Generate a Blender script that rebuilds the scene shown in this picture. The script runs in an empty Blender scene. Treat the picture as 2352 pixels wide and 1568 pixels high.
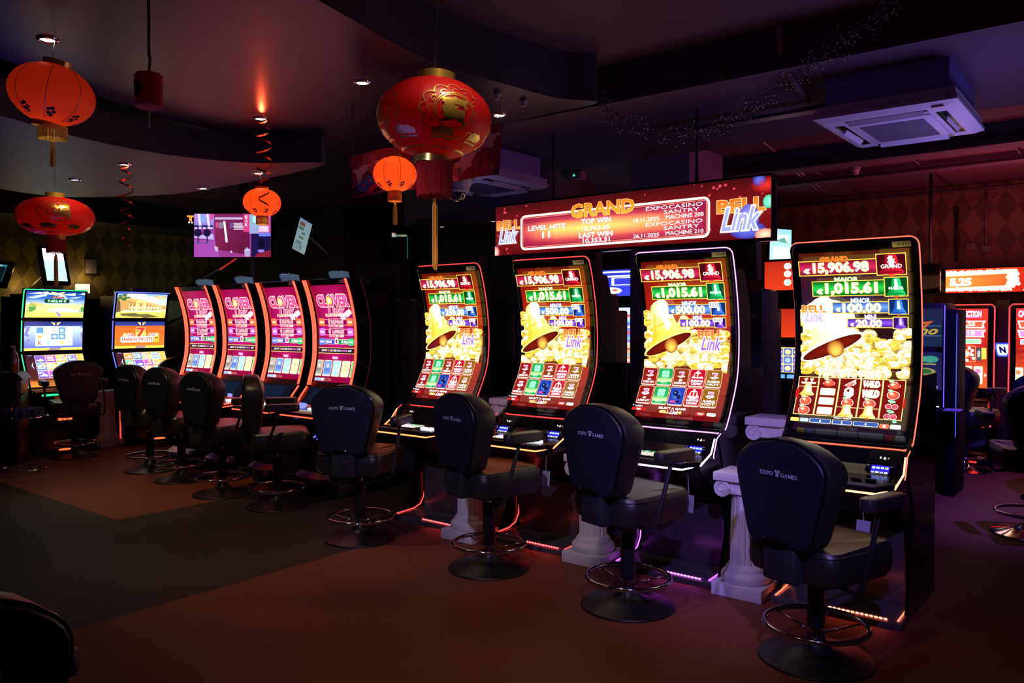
import bpy, bmesh, math, random
from mathutils import Vector, Matrix
random.seed(7)
C = bpy.context.scene.collection
SC = bpy.context.scene
PI = math.pi
# ------------------------------------------------------------------ camera
FPX, CX, CY, EYE = 1829.0, 1176.0, 784.0, 1.6
YAW, PITCH = math.radians(38.54), math.atan(44 / 1829)
cd = bpy.data.cameras.new('camera'); cam = bpy.data.objects.new('camera', cd); C.objects.link(cam)
cd.sensor_width = 36; cd.lens = 36 * FPX / 2352; cd.clip_start = 0.05; cd.clip_end = 100
cam.location = (0, 0, EYE); cam.rotation_euler = (PI / 2 - PITCH, 0, YAW)
SC.camera = cam
# ------------------------------------------------------------------ world and exposure
w = bpy.data.worlds.new('world'); SC.world = w; w.use_nodes = True
w.node_tree.nodes['Background'].inputs[0].default_value = (0.36, 0.34, 0.60, 1)
w.node_tree.nodes['Background'].inputs[1].default_value = 0.011
SC.view_settings.view_transform = 'Standard'; SC.view_settings.look = 'None'
SC.view_settings.exposure = 0; SC.view_settings.gamma = 1; SC.view_settings.use_curve_mapping = False
# ------------------------------------------------------------------ added lights: unseen spots above, coloured washes in mid-air tinting the surfaces
def spot(name, loc, target, power, col, size=60, blend=.5, r=.04):
    l = bpy.data.lights.new(name, 'SPOT'); l.energy = power; l.color = col; l.spot_size = math.radians(size); l.spot_blend = blend; l.shadow_soft_size = r
    o = bpy.data.objects.new(name, l); C.objects.link(o); o.location = loc
    o.rotation_euler = (Vector(target) - Vector(loc)).to_track_quat('-Z', 'Y').to_euler(); return o
def area(name, loc, target, power, col, sx=1, sy=1):
    l = bpy.data.lights.new(name, 'AREA'); l.energy = power; l.color = col; l.shape = 'RECTANGLE'; l.size = sx; l.size_y = sy
    o = bpy.data.objects.new(name, l); C.objects.link(o); o.location = loc
    o.rotation_euler = (Vector(target) - Vector(loc)).to_track_quat('-Z', 'Y').to_euler(); return o
WARM = (1, .72, .42)
spot('warm_spot', (-2.1, 2.4, 3.1), (-3.0, 3.6, 0), 36, WARM, 80, .9)
spot('warm_spot', (-.9, 1.9, 3.2), (-1.0, 3.2, 0), 15, WARM, 80, .9)
spot('warm_spot', (-5.0, 2.6, 2.9), (-5.3, 3.7, 0), 44, WARM, 85, .9)
spot('warm_spot', (-7.3, 2.9, 2.7), (-7.6, 4.0, 0), 52, WARM, 80, .9)
spot('violet_spot', (-.7, 7.0, 3.0), (-.9, 8.6, 0), 330, (.16, .08, 1), 90, .9)
spot('violet_spot', (-2.2, .9, 3.0), (-1.85, 4.5, .4), 200, (.34, .24, 1), 22, .8)
spot('violet_spot', (.1, .9, 3.1), (-1.9, 4.5, .5), 360, (.34, .24, 1), 30, .8)
spot('violet_spot', (-1.9, .4, 3.1), (-3.9, 4.5, .5), 190, (.62, .52, 1), 34, .8)
area('violet_wash', (-3.6, 1.6, .9), (-4.0, 2.2, 3.2), 4.5, (.16, .07, 1), 1.6, 1.0)
area('violet_wash', (-7.0, 2.6, 1.6), (-6.8, 2.9, 3.0), 1.6, (.14, .08, 1), 1.0, .6)
area('rose_wash', (-1.0, 9.2, 2.2), (-1.6, 9.4, 3.3), 26, (1, .13, .25), 2, 1.2)
area('red_wash', (-1.25, 1.75, 2.9), (-1.3, 1.85, 3.3), .9, (1, .02, .08), .25, .25)
area('violet_wash', (-.6, 5.3, 1.9), (-1.1, 5.3, 3.0), 11, (.42, .28, 1), .9, .7)
area('violet_wash', (-4.3, 4.9, 2.2), (-4.5, 5.2, 2.9), .7, (.5, .42, 1), .5, .3)
area('amber_wash', (-1.8, 10.0, 2.0), (-1.9, 11.25, 2.6), 1.6, (1, .42, .16), 1.6, .3)
area('green_wash', (-10.9, 6.4, 2.0), (-12.1, 6.7, 2.4), .8, (.8, 1, .5), .6, .6)

# ------------------------------------------------------------------ places in the room
def ray(px, py):
    x = (px - CX) / FPX; y = 1.0; z = -(py - CY) / FPX
    c, s = math.cos(PITCH), math.sin(PITCH)
    y2 = y * c + z * s; z2 = -y * s + z * c
    a, b = math.cos(YAW), math.sin(YAW)
    return Vector((x * a - y2 * b, x * b + y2 * a, z2))
EYEP = Vector((0, 0, EYE))
def at(px, py, d): return EYEP + ray(px, py) * d
def atz(px, py, z): r = ray(px, py); return EYEP + r * ((z - EYE) / r.z)
def aty(px, py, y): r = ray(px, py); return EYEP + r * (y / r.y)
def atx(px, py, x): r = ray(px, py); return EYEP + r * (x / r.x)
# ------------------------------------------------------------------ materials
def srgb(c):
    return tuple((v / 12.92 if v <= .04045 else ((v + .055) / 1.055) ** 2.4) for v in c)
def hexc(h): return srgb(tuple(int(h[i:i + 2], 16) / 255 for i in (0, 2, 4)))
MATS = {}
def mat(name, col, rough=.5, metal=0, emit=None, es=1, bump=0, bscale=200, coat=0, trans=0, spec=.5, var=0):
    if name in MATS: return MATS[name]
    m = bpy.data.materials.new(name); m.use_nodes = True; nt = m.node_tree; b = nt.nodes['Principled BSDF']
    b.inputs['Base Color'].default_value = (*col, 1); b.inputs['Roughness'].default_value = rough; b.inputs['Metallic'].default_value = metal
    b.inputs['Specular IOR Level'].default_value = spec; b.inputs['Coat Weight'].default_value = coat
    if trans: b.inputs['Transmission Weight'].default_value = trans
    if emit: b.inputs['Emission Color'].default_value = (*emit, 1); b.inputs['Emission Strength'].default_value = es
    if bump or var:
        tc = nt.nodes.new('ShaderNodeTexCoord'); n = nt.nodes.new('ShaderNodeTexNoise'); n.inputs['Scale'].default_value = bscale; n.inputs['Detail'].default_value = 4
        nt.links.new(tc.outputs['Object'], n.inputs['Vector'])
        if bump:
            bp = nt.nodes.new('ShaderNodeBump'); bp.inputs['Strength'].default_value = bump; bp.inputs['Distance'].default_value = .01
            nt.links.new(n.outputs['Fac'], bp.inputs['Height']); nt.links.new(bp.outputs['Normal'], b.inputs['Normal'])
        if var:
            mx = nt.nodes.new('ShaderNodeMix'); mx.data_type = 'RGBA'; mx.inputs[6].default_value = (*[v * (1 - var) for v in col], 1); mx.inputs[7].default_value = (*[min(1, v * (1 + var)) for v in col], 1)
            nt.links.new(n.outputs['Fac'], mx.inputs[0]); nt.links.new(mx.outputs[2], b.inputs['Base Color'])
    MATS[name] = m; return m
def glow(name, col, s): return mat(name, (.02, .02, .02), .5, emit=col, es=s)
def vmat(name, kind='emit', s=1.0, rough=.5):
    """colour from the mesh's own colour attribute: a picture on a screen, or print on a surface"""
    if name in MATS: return MATS[name]
    m = bpy.data.materials.new(name); m.use_nodes = True; nt = m.node_tree; b = nt.nodes['Principled BSDF']
    a = nt.nodes.new('ShaderNodeVertexColor'); a.layer_name = 'picture'
    if kind == 'emit':
        b.inputs['Base Color'].default_value = (.01, .01, .01, 1); b.inputs['Roughness'].default_value = .12
        nt.links.new(a.outputs['Color'], b.inputs['Emission Color']); b.inputs['Emission Strength'].default_value = s
    else:
        nt.links.new(a.outputs['Color'], b.inputs['Base Color']); b.inputs['Roughness'].default_value = rough
    MATS[name] = m; return m
BLACK = mat('black_gloss', (.005, .005, .007), .18, spec=.3)
SATIN = mat('black_satin', (.012, .012, .015), .42)
MATTE = mat('black_matte', (.02, .02, .024), .75, var=.3, bscale=6)
LEATHER = mat('black_leather', (.020, .019, .017), .38, bump=.12, bscale=160, spec=.9)
SHELL = mat('chair_shell', (.010, .012, .022), .45)
CHROME = mat('chrome', (.75, .75, .78), .09, 1)
CHROMED = mat('chrome_dark', (.25, .25, .28), .18, 1)
PLASTER = mat('cast_stone', (.80, .78, .76), .8, bump=.25, bscale=60, var=.08)
GREYMET = mat('grey_metal', (.25, .25, .28), .45, .6)
WHITEP = mat('white_plastic', (.62, .61, .64), .5)
LOGO = mat('logo_print', (.80, .82, .95), .6, emit=(.6, .65, 1), es=.0)
GOLD = mat('gold_foil', (.85, .62, .14), .28, .85)
TAG = mat('asset_tag', (.45, .47, .62), .5)
INK = mat('dark_ink', (.02, .02, .05), .6)
PAPERTAG = mat('paper_tag', (.45, .42, .55), .7)
SCREEN = vmat('screen_picture', 'emit', 1.25)
SCREENDIM = vmat('screen_picture_dim', 'emit', .45)
# ------------------------------------------------------------------ mesh building
def tag(o, label=None, cat=None, group=None, kind=None):
    if label: o['label'] = label
    if cat: o['category'] = cat
    if group: o['group'] = group
    if kind: o['kind'] = kind
    return o
def thing(name, label, cat, loc=(0, 0, 0), rz=0, group=None):
    o = bpy.data.objects.new(name, None); C.objects.link(o); o.empty_display_size = .1
    o.location = loc; o.rotation_euler = (0, 0, rz); return tag(o, label, cat, group)
class MB:
    def __init__(s): s.v = []; s.f = []; s.sm = []; s.mi = []; s.cur = 0
    def add(s, vs, fs, smooth=False):
        o = len(s.v); s.v += [tuple(v) for v in vs]
        for f in fs: s.f.append([i + o for i in f]); s.sm.append(smooth); s.mi.append(s.cur)
        return s
    def box(s, x0, y0, z0, x1, y1, z1, b=0):
        if b <= 0:
            v = [(x, y, z) for z in (z0, z1) for y in (y0, y1) for x in (x0, x1)]
            return s.add(v, [(0, 2, 3, 1), (4, 5, 7, 6), (0, 1, 5, 4), (2, 6, 7, 3), (0, 4, 6, 2), (1, 3, 7, 5)])
        bm = bmesh.new(); bmesh.ops.create_cube(bm, size=1)
        for v in bm.verts: v.co = Vector(((x0 + x1) / 2 + v.co.x * (x1 - x0), (y0 + y1) / 2 + v.co.y * (y1 - y0), (z0 + z1) / 2 + v.co.z * (z1 - z0)))
        bmesh.ops.bevel(bm, geom=bm.edges[:], offset=b, segments=3, affect='EDGES', profile=.5)
        bm.verts.index_update(); s.add([v.co for v in bm.verts], [[v.index for v in f.verts] for f in bm.faces], True); bm.free(); return s
    def tube(s, pts, r, n=8, closed=False, caps=True):
        pts = [Vector(p) for p in pts]; m = len(pts); rings = []; up = None
        rr = r if isinstance(r, (list, tuple)) else [r] * m
        for i, p in enumerate(pts):
            if closed: t = pts[(i + 1) % m] - pts[i - 1]
            else: t = pts[min(i + 1, m - 1)] - pts[max(i - 1, 0)]
            t = t.normalized() if t.length > 1e-9 else Vector((0, 0, 1))
            if up is None: up = t.orthogonal().normalized()
            up = (up - t * up.dot(t)); up = up.normalized() if up.length > 1e-6 else t.orthogonal().normalized()
            q = t.cross(up)
            rings.append([p + (up * math.cos(2 * PI * k / n) + q * math.sin(2 * PI * k / n)) * rr[i] for k in range(n)])
        vs = [v for R in rings for v in R]; fs = []
        for i in range(m if closed else m - 1):
            j = (i + 1) % m
            for k in range(n): fs.append((i * n + k, i * n + (k + 1) % n, j * n + (k + 1) % n, j * n + k))
        s.add(vs, fs, True)
        if caps and not closed:
            s.add(rings[0], [list(range(n))[::-1]]); s.add(rings[-1], [list(range(n))])
        return s
    def lathe(s, prof, c=(0, 0, 0), n=32, rfun=None, cap=True):
        vs = []; fs = []; m = len(prof)
        for (r, z) in prof:
            for k in range(n):
                a = 2 * PI * k / n; q = r * (rfun(a, z) if rfun else 1)
                vs.append((c[0] + q * math.cos(a), c[1] + q * math.sin(a), c[2] + z))
        for i in range(m - 1):
            for k in range(n): fs.append((i * n + k, i * n + (k + 1) % n, (i + 1) * n + (k + 1) % n, (i + 1) * n + k))
        s.add(vs, fs, True)
        if cap:
            s.add(vs[:n], [list(range(n))[::-1]]); s.add(vs[-n:], [list(range(n))])
        return s
    def cyl(s, a, b, r, n=16): return s.tube([a, b], r, n)
    def loft(s, rings, smooth=True, caps=True):
        n = len(rings[0]); vs = [v for R in rings for v in R]; fs = []
        for i in range(len(rings) - 1):
            for k in range(n): fs.append((i * n + k, i * n + (k + 1) % n, (i + 1) * n + (k + 1) % n, (i + 1) * n + k))
        s.add(vs, fs, smooth)
        if caps: s.add(rings[0], [list(range(n))[::-1]]); s.add(rings[-1], [list(range(n))])
        return s
    def prism(s, poly, ax, a, b):
        """polygon in the plane across axis ax, extruded from a to b"""
        def P(u, v, t): return {'x': (t, u, v), 'y': (u, t, v), 'z': (u, v, t)}[ax]
        n = len(poly); A = [P(u, v, a) for u, v in poly]; B = [P(u, v, b) for u, v in poly]
        s.add(A + B, [(i, (i + 1) % n, n + (i + 1) % n, n + i) for i in range(n)])
        s.add(A, [list(range(n))[::-1]]); s.add(B, [list(range(n))]); return s
    def ball(s, c, r, n=16, m=10, sq=(1, 1, 1), z0=-1, z1=1):
        vs = []; fs = []
        t0, t1 = math.asin(z0), math.asin(z1)
        for i in range(m + 1):
            t = t0 + (t1 - t0) * i / m
            for k in range(n):
                a = 2 * PI * k / n; vs.append((c[0] + r * sq[0] * math.cos(t) * math.cos(a), c[1] + r * sq[1] * math.cos(t) * math.sin(a), c[2] + r * sq[2] * math.sin(t)))
        for i in range(m):
            for k in range(n): fs.append((i * n + k, i * n + (k + 1) % n, (i + 1) * n + (k + 1) % n, (i + 1) * n + k))
        return s.add(vs, fs, True)
    def build(s, name, m, parent=None, label=None, cat=None, group=None, kind=None, fix=True):
        me = bpy.data.meshes.new(name); me.from_pydata(s.v, [], s.f)
        for p, q, i in zip(me.polygons, s.sm, s.mi): p.use_smooth = q; p.material_index = i
        for mm in (m if isinstance(m, (list, tuple)) else [m]): me.materials.append(mm)
        if fix:
            bm = bmesh.new(); bm.from_mesh(me); bmesh.ops.remove_doubles(bm, verts=bm.verts, dist=1e-6); bmesh.ops.recalc_face_normals(bm, faces=bm.faces)
            for e in bm.edges:
                if len(e.link_faces) == 2 and e.calc_face_angle(0) > .7: e.smooth = False
            bm.to_mesh(me); bm.free()
        o = bpy.data.objects.new(name, me); C.objects.link(o)
        if parent: o.parent = parent
        return tag(o, label, cat, group, kind)
def copy_tree(o, parent=None):
    c = o.copy(); C.objects.link(c); c.parent = parent
    for ch in list(o.children): copy_tree(ch, c)
    return c
# ------------------------------------------------------------------ pictures: flat art laid on a surface
GL = {}
def glyphs(txt, off=0.0, shear=0.0):
    k = (txt, round(off, 3), shear)
    if k in GL: return GL[k]
    cu = bpy.data.curves.new('t', 'FONT'); cu.body = txt; cu.resolution_u = 2; cu.offset = off; cu.size = 1; cu.shear = shear; cu.fill_mode = 'FRONT'
    ob = bpy.data.objects.new('t', cu); C.objects.link(ob)
    bpy.context.view_layer.update()
    me = bpy.data.meshes.new_from_object(ob.evaluated_get(bpy.context.evaluated_depsgraph_get()))
    vs = [(v.co.x, v.co.y) for v in me.vertices]; fs = [list(p.vertices) for p in me.polygons]
    bpy.data.objects.remove(ob); bpy.data.curves.remove(cu); bpy.data.meshes.remove(me)
    GL[k] = (vs, fs); return GL[k]
def tobox(txt, x0, y0, x1, y1, off=0, shear=0):
    """text polygons stretched into a box, y down"""
    vs, fs = glyphs(txt, off, shear); bs, _ = glyphs(txt, 0, shear)
    if not vs: return []
    ax = min(v[0] for v in bs); bx = max(v[0] for v in bs); ay = min(v[1] for v in bs); by = max(v[1] for v in bs)
    sx = (x1 - x0) / max(bx - ax, 1e-6); sy = (y1 - y0) / max(by - ay, 1e-6)
    return [[(x0 + (vs[i][0] - ax) * sx, y1 - (vs[i][1] - ay) * sy) for i in f] for f in fs]
class Art:
    """list of coloured polygons in picture units, x right, y down"""
    def __init__(s, W, Hh): s.W = W; s.H = Hh; s.p = []; s.k = 0
    def up(s): s.k += 1
    def poly(s, pts, col, cols=None): s.p.append((s.k, [(x, y) for x, y in pts], cols or [col] * len(pts)))
    def rect(s, x0, y0, x1, y1, c, c2=None, hor=False):
        """c2: the picture itself runs from c to c2 downwards (or to the right)"""
        if c2 is None: s.poly([(x0, y0), (x1, y0), (x1, y1), (x0, y1)], c)
        elif hor: s.poly([(x0, y0), (x1, y0), (x1, y1), (x0, y1)], c, [c, c2, c2, c])
        else: s.poly([(x0, y0), (x1, y0), (x1, y1), (x0, y1)], c, [c, c, c2, c2])
    def frame(s, x0, y0, x1, y1, t, c):
        s.rect(x0, y0, x1, y0 + t, c); s.rect(x0, y1 - t, x1, y1, c); s.rect(x0, y0, x0 + t, y1, c); s.rect(x1 - t, y0, x1, y1, c)
    def ell(s, x, y, rx, ry, c, c2=None, n=14, a0=0, rot=0):
        cr, sr = math.cos(rot), math.sin(rot)
        P = [(x + rx * math.cos(a0 + 2 * PI * i / n) * cr - ry * math.sin(a0 + 2 * PI * i / n) * sr, y + rx * math.cos(a0 + 2 * PI * i / n) * sr + ry * math.sin(a0 + 2 * PI * i / n) * cr) for i in range(n)]
        if c2 is None: s.poly(P, c)
        else:
            for i in range(n): s.poly([(x, y), P[i], P[(i + 1) % n]], c, [c, c2, c2])
    def rrect(s, x0, y0, x1, y1, r, c):
        P = []
        for cx, cy, a in ((x1 - r, y1 - r, 0), (x0 + r, y1 - r, 90), (x0 + r, y0 + r, 180), (x1 - r, y0 + r, 270)):
            for k in range(4): t = math.radians(a + 30 * k); P.append((cx + r * math.cos(t), cy + r * math.sin(t)))
        s.poly(P, c)
    def text(s, t, x0, y0, x1, y1, c, off=.02, out=None, ow=.05, shear=0, rot=0, c2=None):
        def tr(pl):
            if not rot: return pl
            cx, cy = (x0 + x1) / 2, (y0 + y1) / 2; a, b = math.cos(rot), math.sin(rot)
            return [[(cx + (x - cx) * a - (y - cy) * b, cy + (x - cx) * b + (y - cy) * a) for x, y in P] for P in pl]
        if out is not None:
            for P in tr(tobox(t, x0, y0, x1, y1, off + ow, shear)): s.poly(P, out)
            s.up()
        for P in tr(tobox(t, x0, y0, x1, y1, off, shear)):
            if c2 is None: s.poly(P, c)
            else: s.poly(P, c, [tuple(c[i] + (c2[i] - c[i]) * min(1, max(0, (y - y0) / (y1 - y0))) for i in range(3)) for x, y in P])
    def build(s, name, m, parent, S, strips=0, step=.0003, label=None, us=0):
        V = []; Fc = []; cols = []
        lim = [s.H * i / strips for i in range(strips + 1)] if strips else None
        def clip(P, K, y, keep_above):
            R = []; Q = []
            for i in range(len(P)):
                a, b = P[i], P[(i + 1) % len(P)]; ka, kb = K[i], K[(i + 1) % len(P)]
                ia = (a[1] <= y) if keep_above else (a[1] >= y); ib = (b[1] <= y) if keep_above else (b[1] >= y)
                if ia: R.append(a); Q.append(ka)
                if ia != ib:
                    t = (y - a[1]) / (b[1] - a[1]); R.append((a[0] + (b[0] - a[0]) * t, y)); Q.append(tuple(ka[j] + (kb[j] - ka[j]) * t for j in range(3)))
            return R, Q
        src = s.p
        if us:                                                            # cut into upright slices too, for round surfaces
            src = []
            for k, P, K in s.p:
                sw = [(y, x) for x, y in P]; xa, xb = min(p[1] for p in sw), max(p[1] for p in sw)
                for i in range(int(xa / s.W * us) - 1, int(xb / s.W * us) + 2):
                    lo, hi = s.W * i / us, s.W * (i + 1) / us
                    if hi <= xa or lo >= xb: continue
                    q, kk = clip(sw, K, lo, False)
                    if len(q) > 2: q, kk = clip(q, kk, hi, True)
                    if len(q) > 2: src.append((k, [(x, y) for y, x in q], kk))
        for k, P, K in src:
            P2, K2 = P, K
            if min(p[0] for p in P) < 0 or max(p[0] for p in P) > s.W:      # keep inside the picture
                sw = [(y, x) for x, y in P]; sw, K2 = clip(sw, K, 0, False)
                if len(sw) > 2: sw, K2 = clip(sw, K2, s.W, True)
                P2 = [(x, y) for y, x in sw]
            if len(P2) < 3: continue
            ys = [p[1] for p in P2]
            if min(ys) < 0: P2, K2 = clip(P2, K2, 0, False)
            if len(P2) > 2 and max(ys) > s.H: P2, K2 = clip(P2, K2, s.H, True)
            if len(P2) < 3: continue
            parts = [(P2, K2)]
            if lim:
                parts = []
                ya, yb = min(p[1] for p in P2), max(p[1] for p in P2)
                for i in range(strips):
                    if lim[i + 1] < ya or lim[i] > yb: continue
                    a, b = P2, K2
                    if ya < lim[i]: a, b = clip(a, b, lim[i], False)
                    if len(a) > 2 and yb > lim[i + 1]: a, b = clip(a, b, lim[i + 1], True)
                    if len(a) > 2: parts.append((a, b))
            for a, b in parts:
                o = len(V)
                for (x, y) in a: V.append(S(x, y, (k + 1) * step))
                Fc.append(list(range(o, o + len(a)))); cols.append(b)
        me = bpy.data.meshes.new(name); me.from_pydata(V, [], Fc)
        at_ = me.color_attributes.new('picture', 'FLOAT_COLOR', 'CORNER')
        flat = []
        for b in cols:
            for c in b: flat += [c[0], c[1], c[2], 1.0]
        if len(flat) == 4 * len(at_.data): at_.data.foreach_set('color', flat)
        me.materials.append(m)
        o = bpy.data.objects.new(name, me); C.objects.link(o); o.parent = parent
        return tag(o, label)
def flat_xz(W, Hh, x0, z1, sx, sz, y):
    """picture -> upright plane facing -Y with its top left at x0, z1"""
    return lambda x, yy, o: (x0 + x / W * sx, y - o, z1 - yy / Hh * sz)
class Prof:
    """smooth curve in (y, z) from top to bottom, by arc length"""
    def __init__(s, pts, n=60):
        P = [Vector(p) for p in pts]; Q = []
        for i in range(len(P) - 1):
            p0 = P[max(i - 1, 0)]; p1 = P[i]; p2 = P[i + 1]; p3 = P[min(i + 2, len(P) - 1)]
            for k in range(10):
                t = k / 10; Q.append(.5 * ((2 * p1) + (p2 - p0) * t + (2 * p0 - 5 * p1 + 4 * p2 - p3) * t * t + (3 * p1 - p0 - 3 * p2 + p3) * t ** 3))
        Q.append(P[-1]); s.q = Q; s.l = [0]
        for i in range(1, len(Q)): s.l.append(s.l[-1] + (Q[i] - Q[i - 1]).length)
        s.L = s.l[-1]
    def at(s, d):
        d = min(max(d, 0), s.L); i = 0
        while i < len(s.l) - 2 and s.l[i + 1] < d: i += 1
        t = (d - s.l[i]) / max(s.l[i + 1] - s.l[i], 1e-9); p = s.q[i].lerp(s.q[i + 1], t); tg = (s.q[i + 1] - s.q[i]).normalized()
        return p, Vector((tg.y, -tg.x))          # point, normal towards the player (-y)
    def S(s, x, d, o=0):
        p, n = s.at(d); return (x, p.x + n.x * o, p.y + n.y * o)
def sheet(mb, pr, x0, x1, d0, d1, o0, o1, n=24, r=0):
    """slab that follows the curve, rounded corners r"""
    N = n; rows = []
    for i in range(N + 1):
        d = d0 + (d1 - d0) * i / N
        e = 0
        if r:
            q = min(d - d0, d1 - d)
            if q < r: e = r - math.sqrt(max(0, r * r - (r - q) ** 2))
        rows.append((d, x0 + e, x1 - e))
    if r:
        ex = [d0 + r * f for f in (.05, .15, .3, .5)]; ex += [d1 - r * f for f in (.05, .15, .3, .5)]
        for d in ex:
            q = min(d - d0, d1 - d); e = r - math.sqrt(max(0, r * r - (r - q) ** 2)); rows.append((d, x0 + e, x1 - e))
        rows.sort()
    vs = []; fs = []
    for d, a, b in rows: vs += [pr.S(a, d, o0), pr.S(b, d, o0), pr.S(b, d, o1), pr.S(a, d, o1)]
    for i in range(len(rows) - 1):
        for k in range(4): fs.append((i * 4 + k, i * 4 + (k + 1) % 4, i * 4 + 4 + (k + 1) % 4, i * 4 + 4 + k))
    m = len(rows) * 4; fs += [(0, 1, 2, 3), (m - 1, m - 2, m - 3, m - 4)]
    return mb.add(vs, fs)
def outline(pr, x0, x1, d0, d1, o, r, n=24):
    P = []
    for i in range(5): t = PI / 2 * i / 4; P.append((x0 + r - r * math.cos(t), d0 + r - r * math.sin(t)))
    for i in range(5): t = PI / 2 * i / 4; P.append((x1 - r + r * math.sin(t), d0 + r - r * math.cos(t)))
    for i in range(1, n): P.append((x1, d0 + r + (d1 - d0 - 2 * r) * i / n))
    for i in range(5): t = PI / 2 * i / 4; P.append((x1 - r + r * math.cos(t), d1 - r + r * math.sin(t)))
    for i in range(5): t = PI / 2 * i / 4; P.append((x0 + r - r * math.sin(t), d1 - r + r * math.cos(t)))
    for i in range(1, n): P.append((x0, d1 - r - (d1 - d0 - 2 * r) * i / n))
    return [pr.S(x, d, o) for x, d in P]
W_ = (1, 1, 1)
def K(h, s=1.0): c = hexc(h); return tuple(v * s for v in c)
# ================================================================== the room
def floor_mat():
    m = bpy.data.materials.new('floor_vinyl'); m.use_nodes = True; nt = m.node_tree; b = nt.nodes['Principled BSDF']; L = nt.links.new
    g = nt.nodes.new('ShaderNodeNewGeometry'); sp = nt.nodes.new('ShaderNodeSeparateXYZ'); L(g.outputs['Position'], sp.inputs[0])
    def cmpn(sock, op, v):
        n = nt.nodes.new('ShaderNodeMath'); n.operation = op; n.inputs[1].default_value = v; L(sock, n.inputs[0]); return n.outputs[0]
    def mul(a, c):
        n = nt.nodes.new('ShaderNodeMath'); n.operation = 'MULTIPLY'; L(a, n.inputs[0]); L(c, n.inputs[1]); return n.outputs[0]
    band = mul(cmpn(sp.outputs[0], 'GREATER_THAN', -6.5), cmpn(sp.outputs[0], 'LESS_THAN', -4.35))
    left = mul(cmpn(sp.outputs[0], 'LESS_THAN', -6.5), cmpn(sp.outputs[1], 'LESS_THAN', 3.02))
    mx = nt.nodes.new('ShaderNodeMath'); mx.operation = 'MAXIMUM'; L(band, mx.inputs[0]); L(left, mx.inputs[1])
    n = nt.nodes.new('ShaderNodeTexNoise'); n.inputs['Scale'].default_value = 2.2; n.inputs['Detail'].default_value = 8; L(g.outputs['Position'], n.inputs['Vector'])
    def mix(a, c, f):
        q = nt.nodes.new('ShaderNodeMix'); q.data_type = 'RGBA'
        for i, v in ((6, a), (7, c)):
            if isinstance(v, tuple): q.inputs[i].default_value = (*v, 1)
            else: L(v, q.inputs[i])
        L(f, q.inputs[0]); return q.outputs[2]
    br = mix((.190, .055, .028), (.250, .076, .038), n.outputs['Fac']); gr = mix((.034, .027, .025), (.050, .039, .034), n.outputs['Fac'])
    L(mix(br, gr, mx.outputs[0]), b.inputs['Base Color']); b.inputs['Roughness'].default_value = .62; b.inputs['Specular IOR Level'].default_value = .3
    n2 = nt.nodes.new('ShaderNodeTexNoise'); n2.inputs['Scale'].default_value = 90; bp = nt.nodes.new('ShaderNodeBump'); bp.inputs['Strength'].default_value = .12; bp.inputs['Distance'].default_value = .005
    L(g.outputs['Position'], n2.inputs['Vector']); L(n2.outputs['Fac'], bp.inputs['Height']); L(bp.outputs['Normal'], b.inputs['Normal'])
    return m
def paper_mat(name, axis, c1, c2):
    """wallpaper of tall diamonds"""
    m = bpy.data.materials.new(name); m.use_nodes = True; nt = m.node_tree; b = nt.nodes['Principled BSDF']; L = nt.links.new
    g = nt.nodes.new('ShaderNodeNewGeometry'); sp = nt.nodes.new('ShaderNodeSeparateXYZ'); L(g.outputs['Position'], sp.inputs[0])
    def M(op, a, v=None):
        n = nt.nodes.new('ShaderNodeMath'); n.operation = op
        L(a, n.inputs[0])
        if v is not None:
            if isinstance(v, float): n.inputs[1].default_value = v
            else: L(v, n.inputs[1])
        return n.outputs[0]
    def tri(sock, period):
        f = M('FRACT', M('DIVIDE', M('ADD', sock, 40.0), period)); return M('ABSOLUTE', M('SUBTRACT', f, .5))
    s = M('ADD', tri(sp.outputs[axis], .235), tri(sp.outputs[2], .40)); t = M('GREATER_THAN', s, .5)
    n = nt.nodes.new('ShaderNodeTexNoise'); n.inputs['Scale'].default_value = 30; L(g.outputs['Position'], n.inputs['Vector'])
    q = nt.nodes.new('ShaderNodeMix'); q.data_type = 'RGBA'; q.inputs[6].default_value = (*c1, 1); q.inputs[7].default_value = (*c2, 1); L(t, q.inputs[0])
    q2 = nt.nodes.new('ShaderNodeMix'); q2.data_type = 'RGBA'; q2.blend_type = 'MULTIPLY'; q2.inputs[0].default_value = .3; L(q.outputs[2], q2.inputs[6]); L(n.outputs['Color'], q2.inputs[7])
    L(q2.outputs[2], b.inputs['Base Color']); b.inputs['Roughness'].default_value = .6
    return m
CEIL = mat('ceiling_paint', (.16, .10, .13), .75, var=.15, bscale=3)
CEILR = mat('ceiling_paint_rose', (.10, .042, .062), .7, var=.15, bscale=3)
DARKW = mat('dark_wall_paint', (.03, .028, .03), .7)
def mesh_ceiling():
    m = bpy.data.materials.new('perforated_mesh'); m.use_nodes = True; nt = m.node_tree; b = nt.nodes['Principled BSDF']; L = nt.links.new
    g = nt.nodes.new('ShaderNodeNewGeometry'); mp = nt.nodes.new('ShaderNodeMapping'); mp.inputs['Rotation'].default_value = (0, 0, .5); L(g.outputs['Position'], mp.inputs[0])
    v = nt.nodes.new('ShaderNodeTexVoronoi'); v.inputs['Scale'].default_value = 62; v.inputs['Randomness'].default_value = 0; L(mp.outputs[0], v.inputs['Vector'])
    r = nt.nodes.new('ShaderNodeValToRGB'); r.color_ramp.elements[0].position = .28; r.color_ramp.elements[0].color = (.012, .008, .016, 1); r.color_ramp.elements[1].position = .40; r.color_ramp.elements[1].color = (.028, .018, .048, 1)
    L(v.outputs['Distance'], r.inputs[0]); L(r.outputs[0], b.inputs['Base Color']); b.inputs['Roughness'].default_value = .35; b.inputs['Metallic'].default_value = .3
    return m
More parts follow.
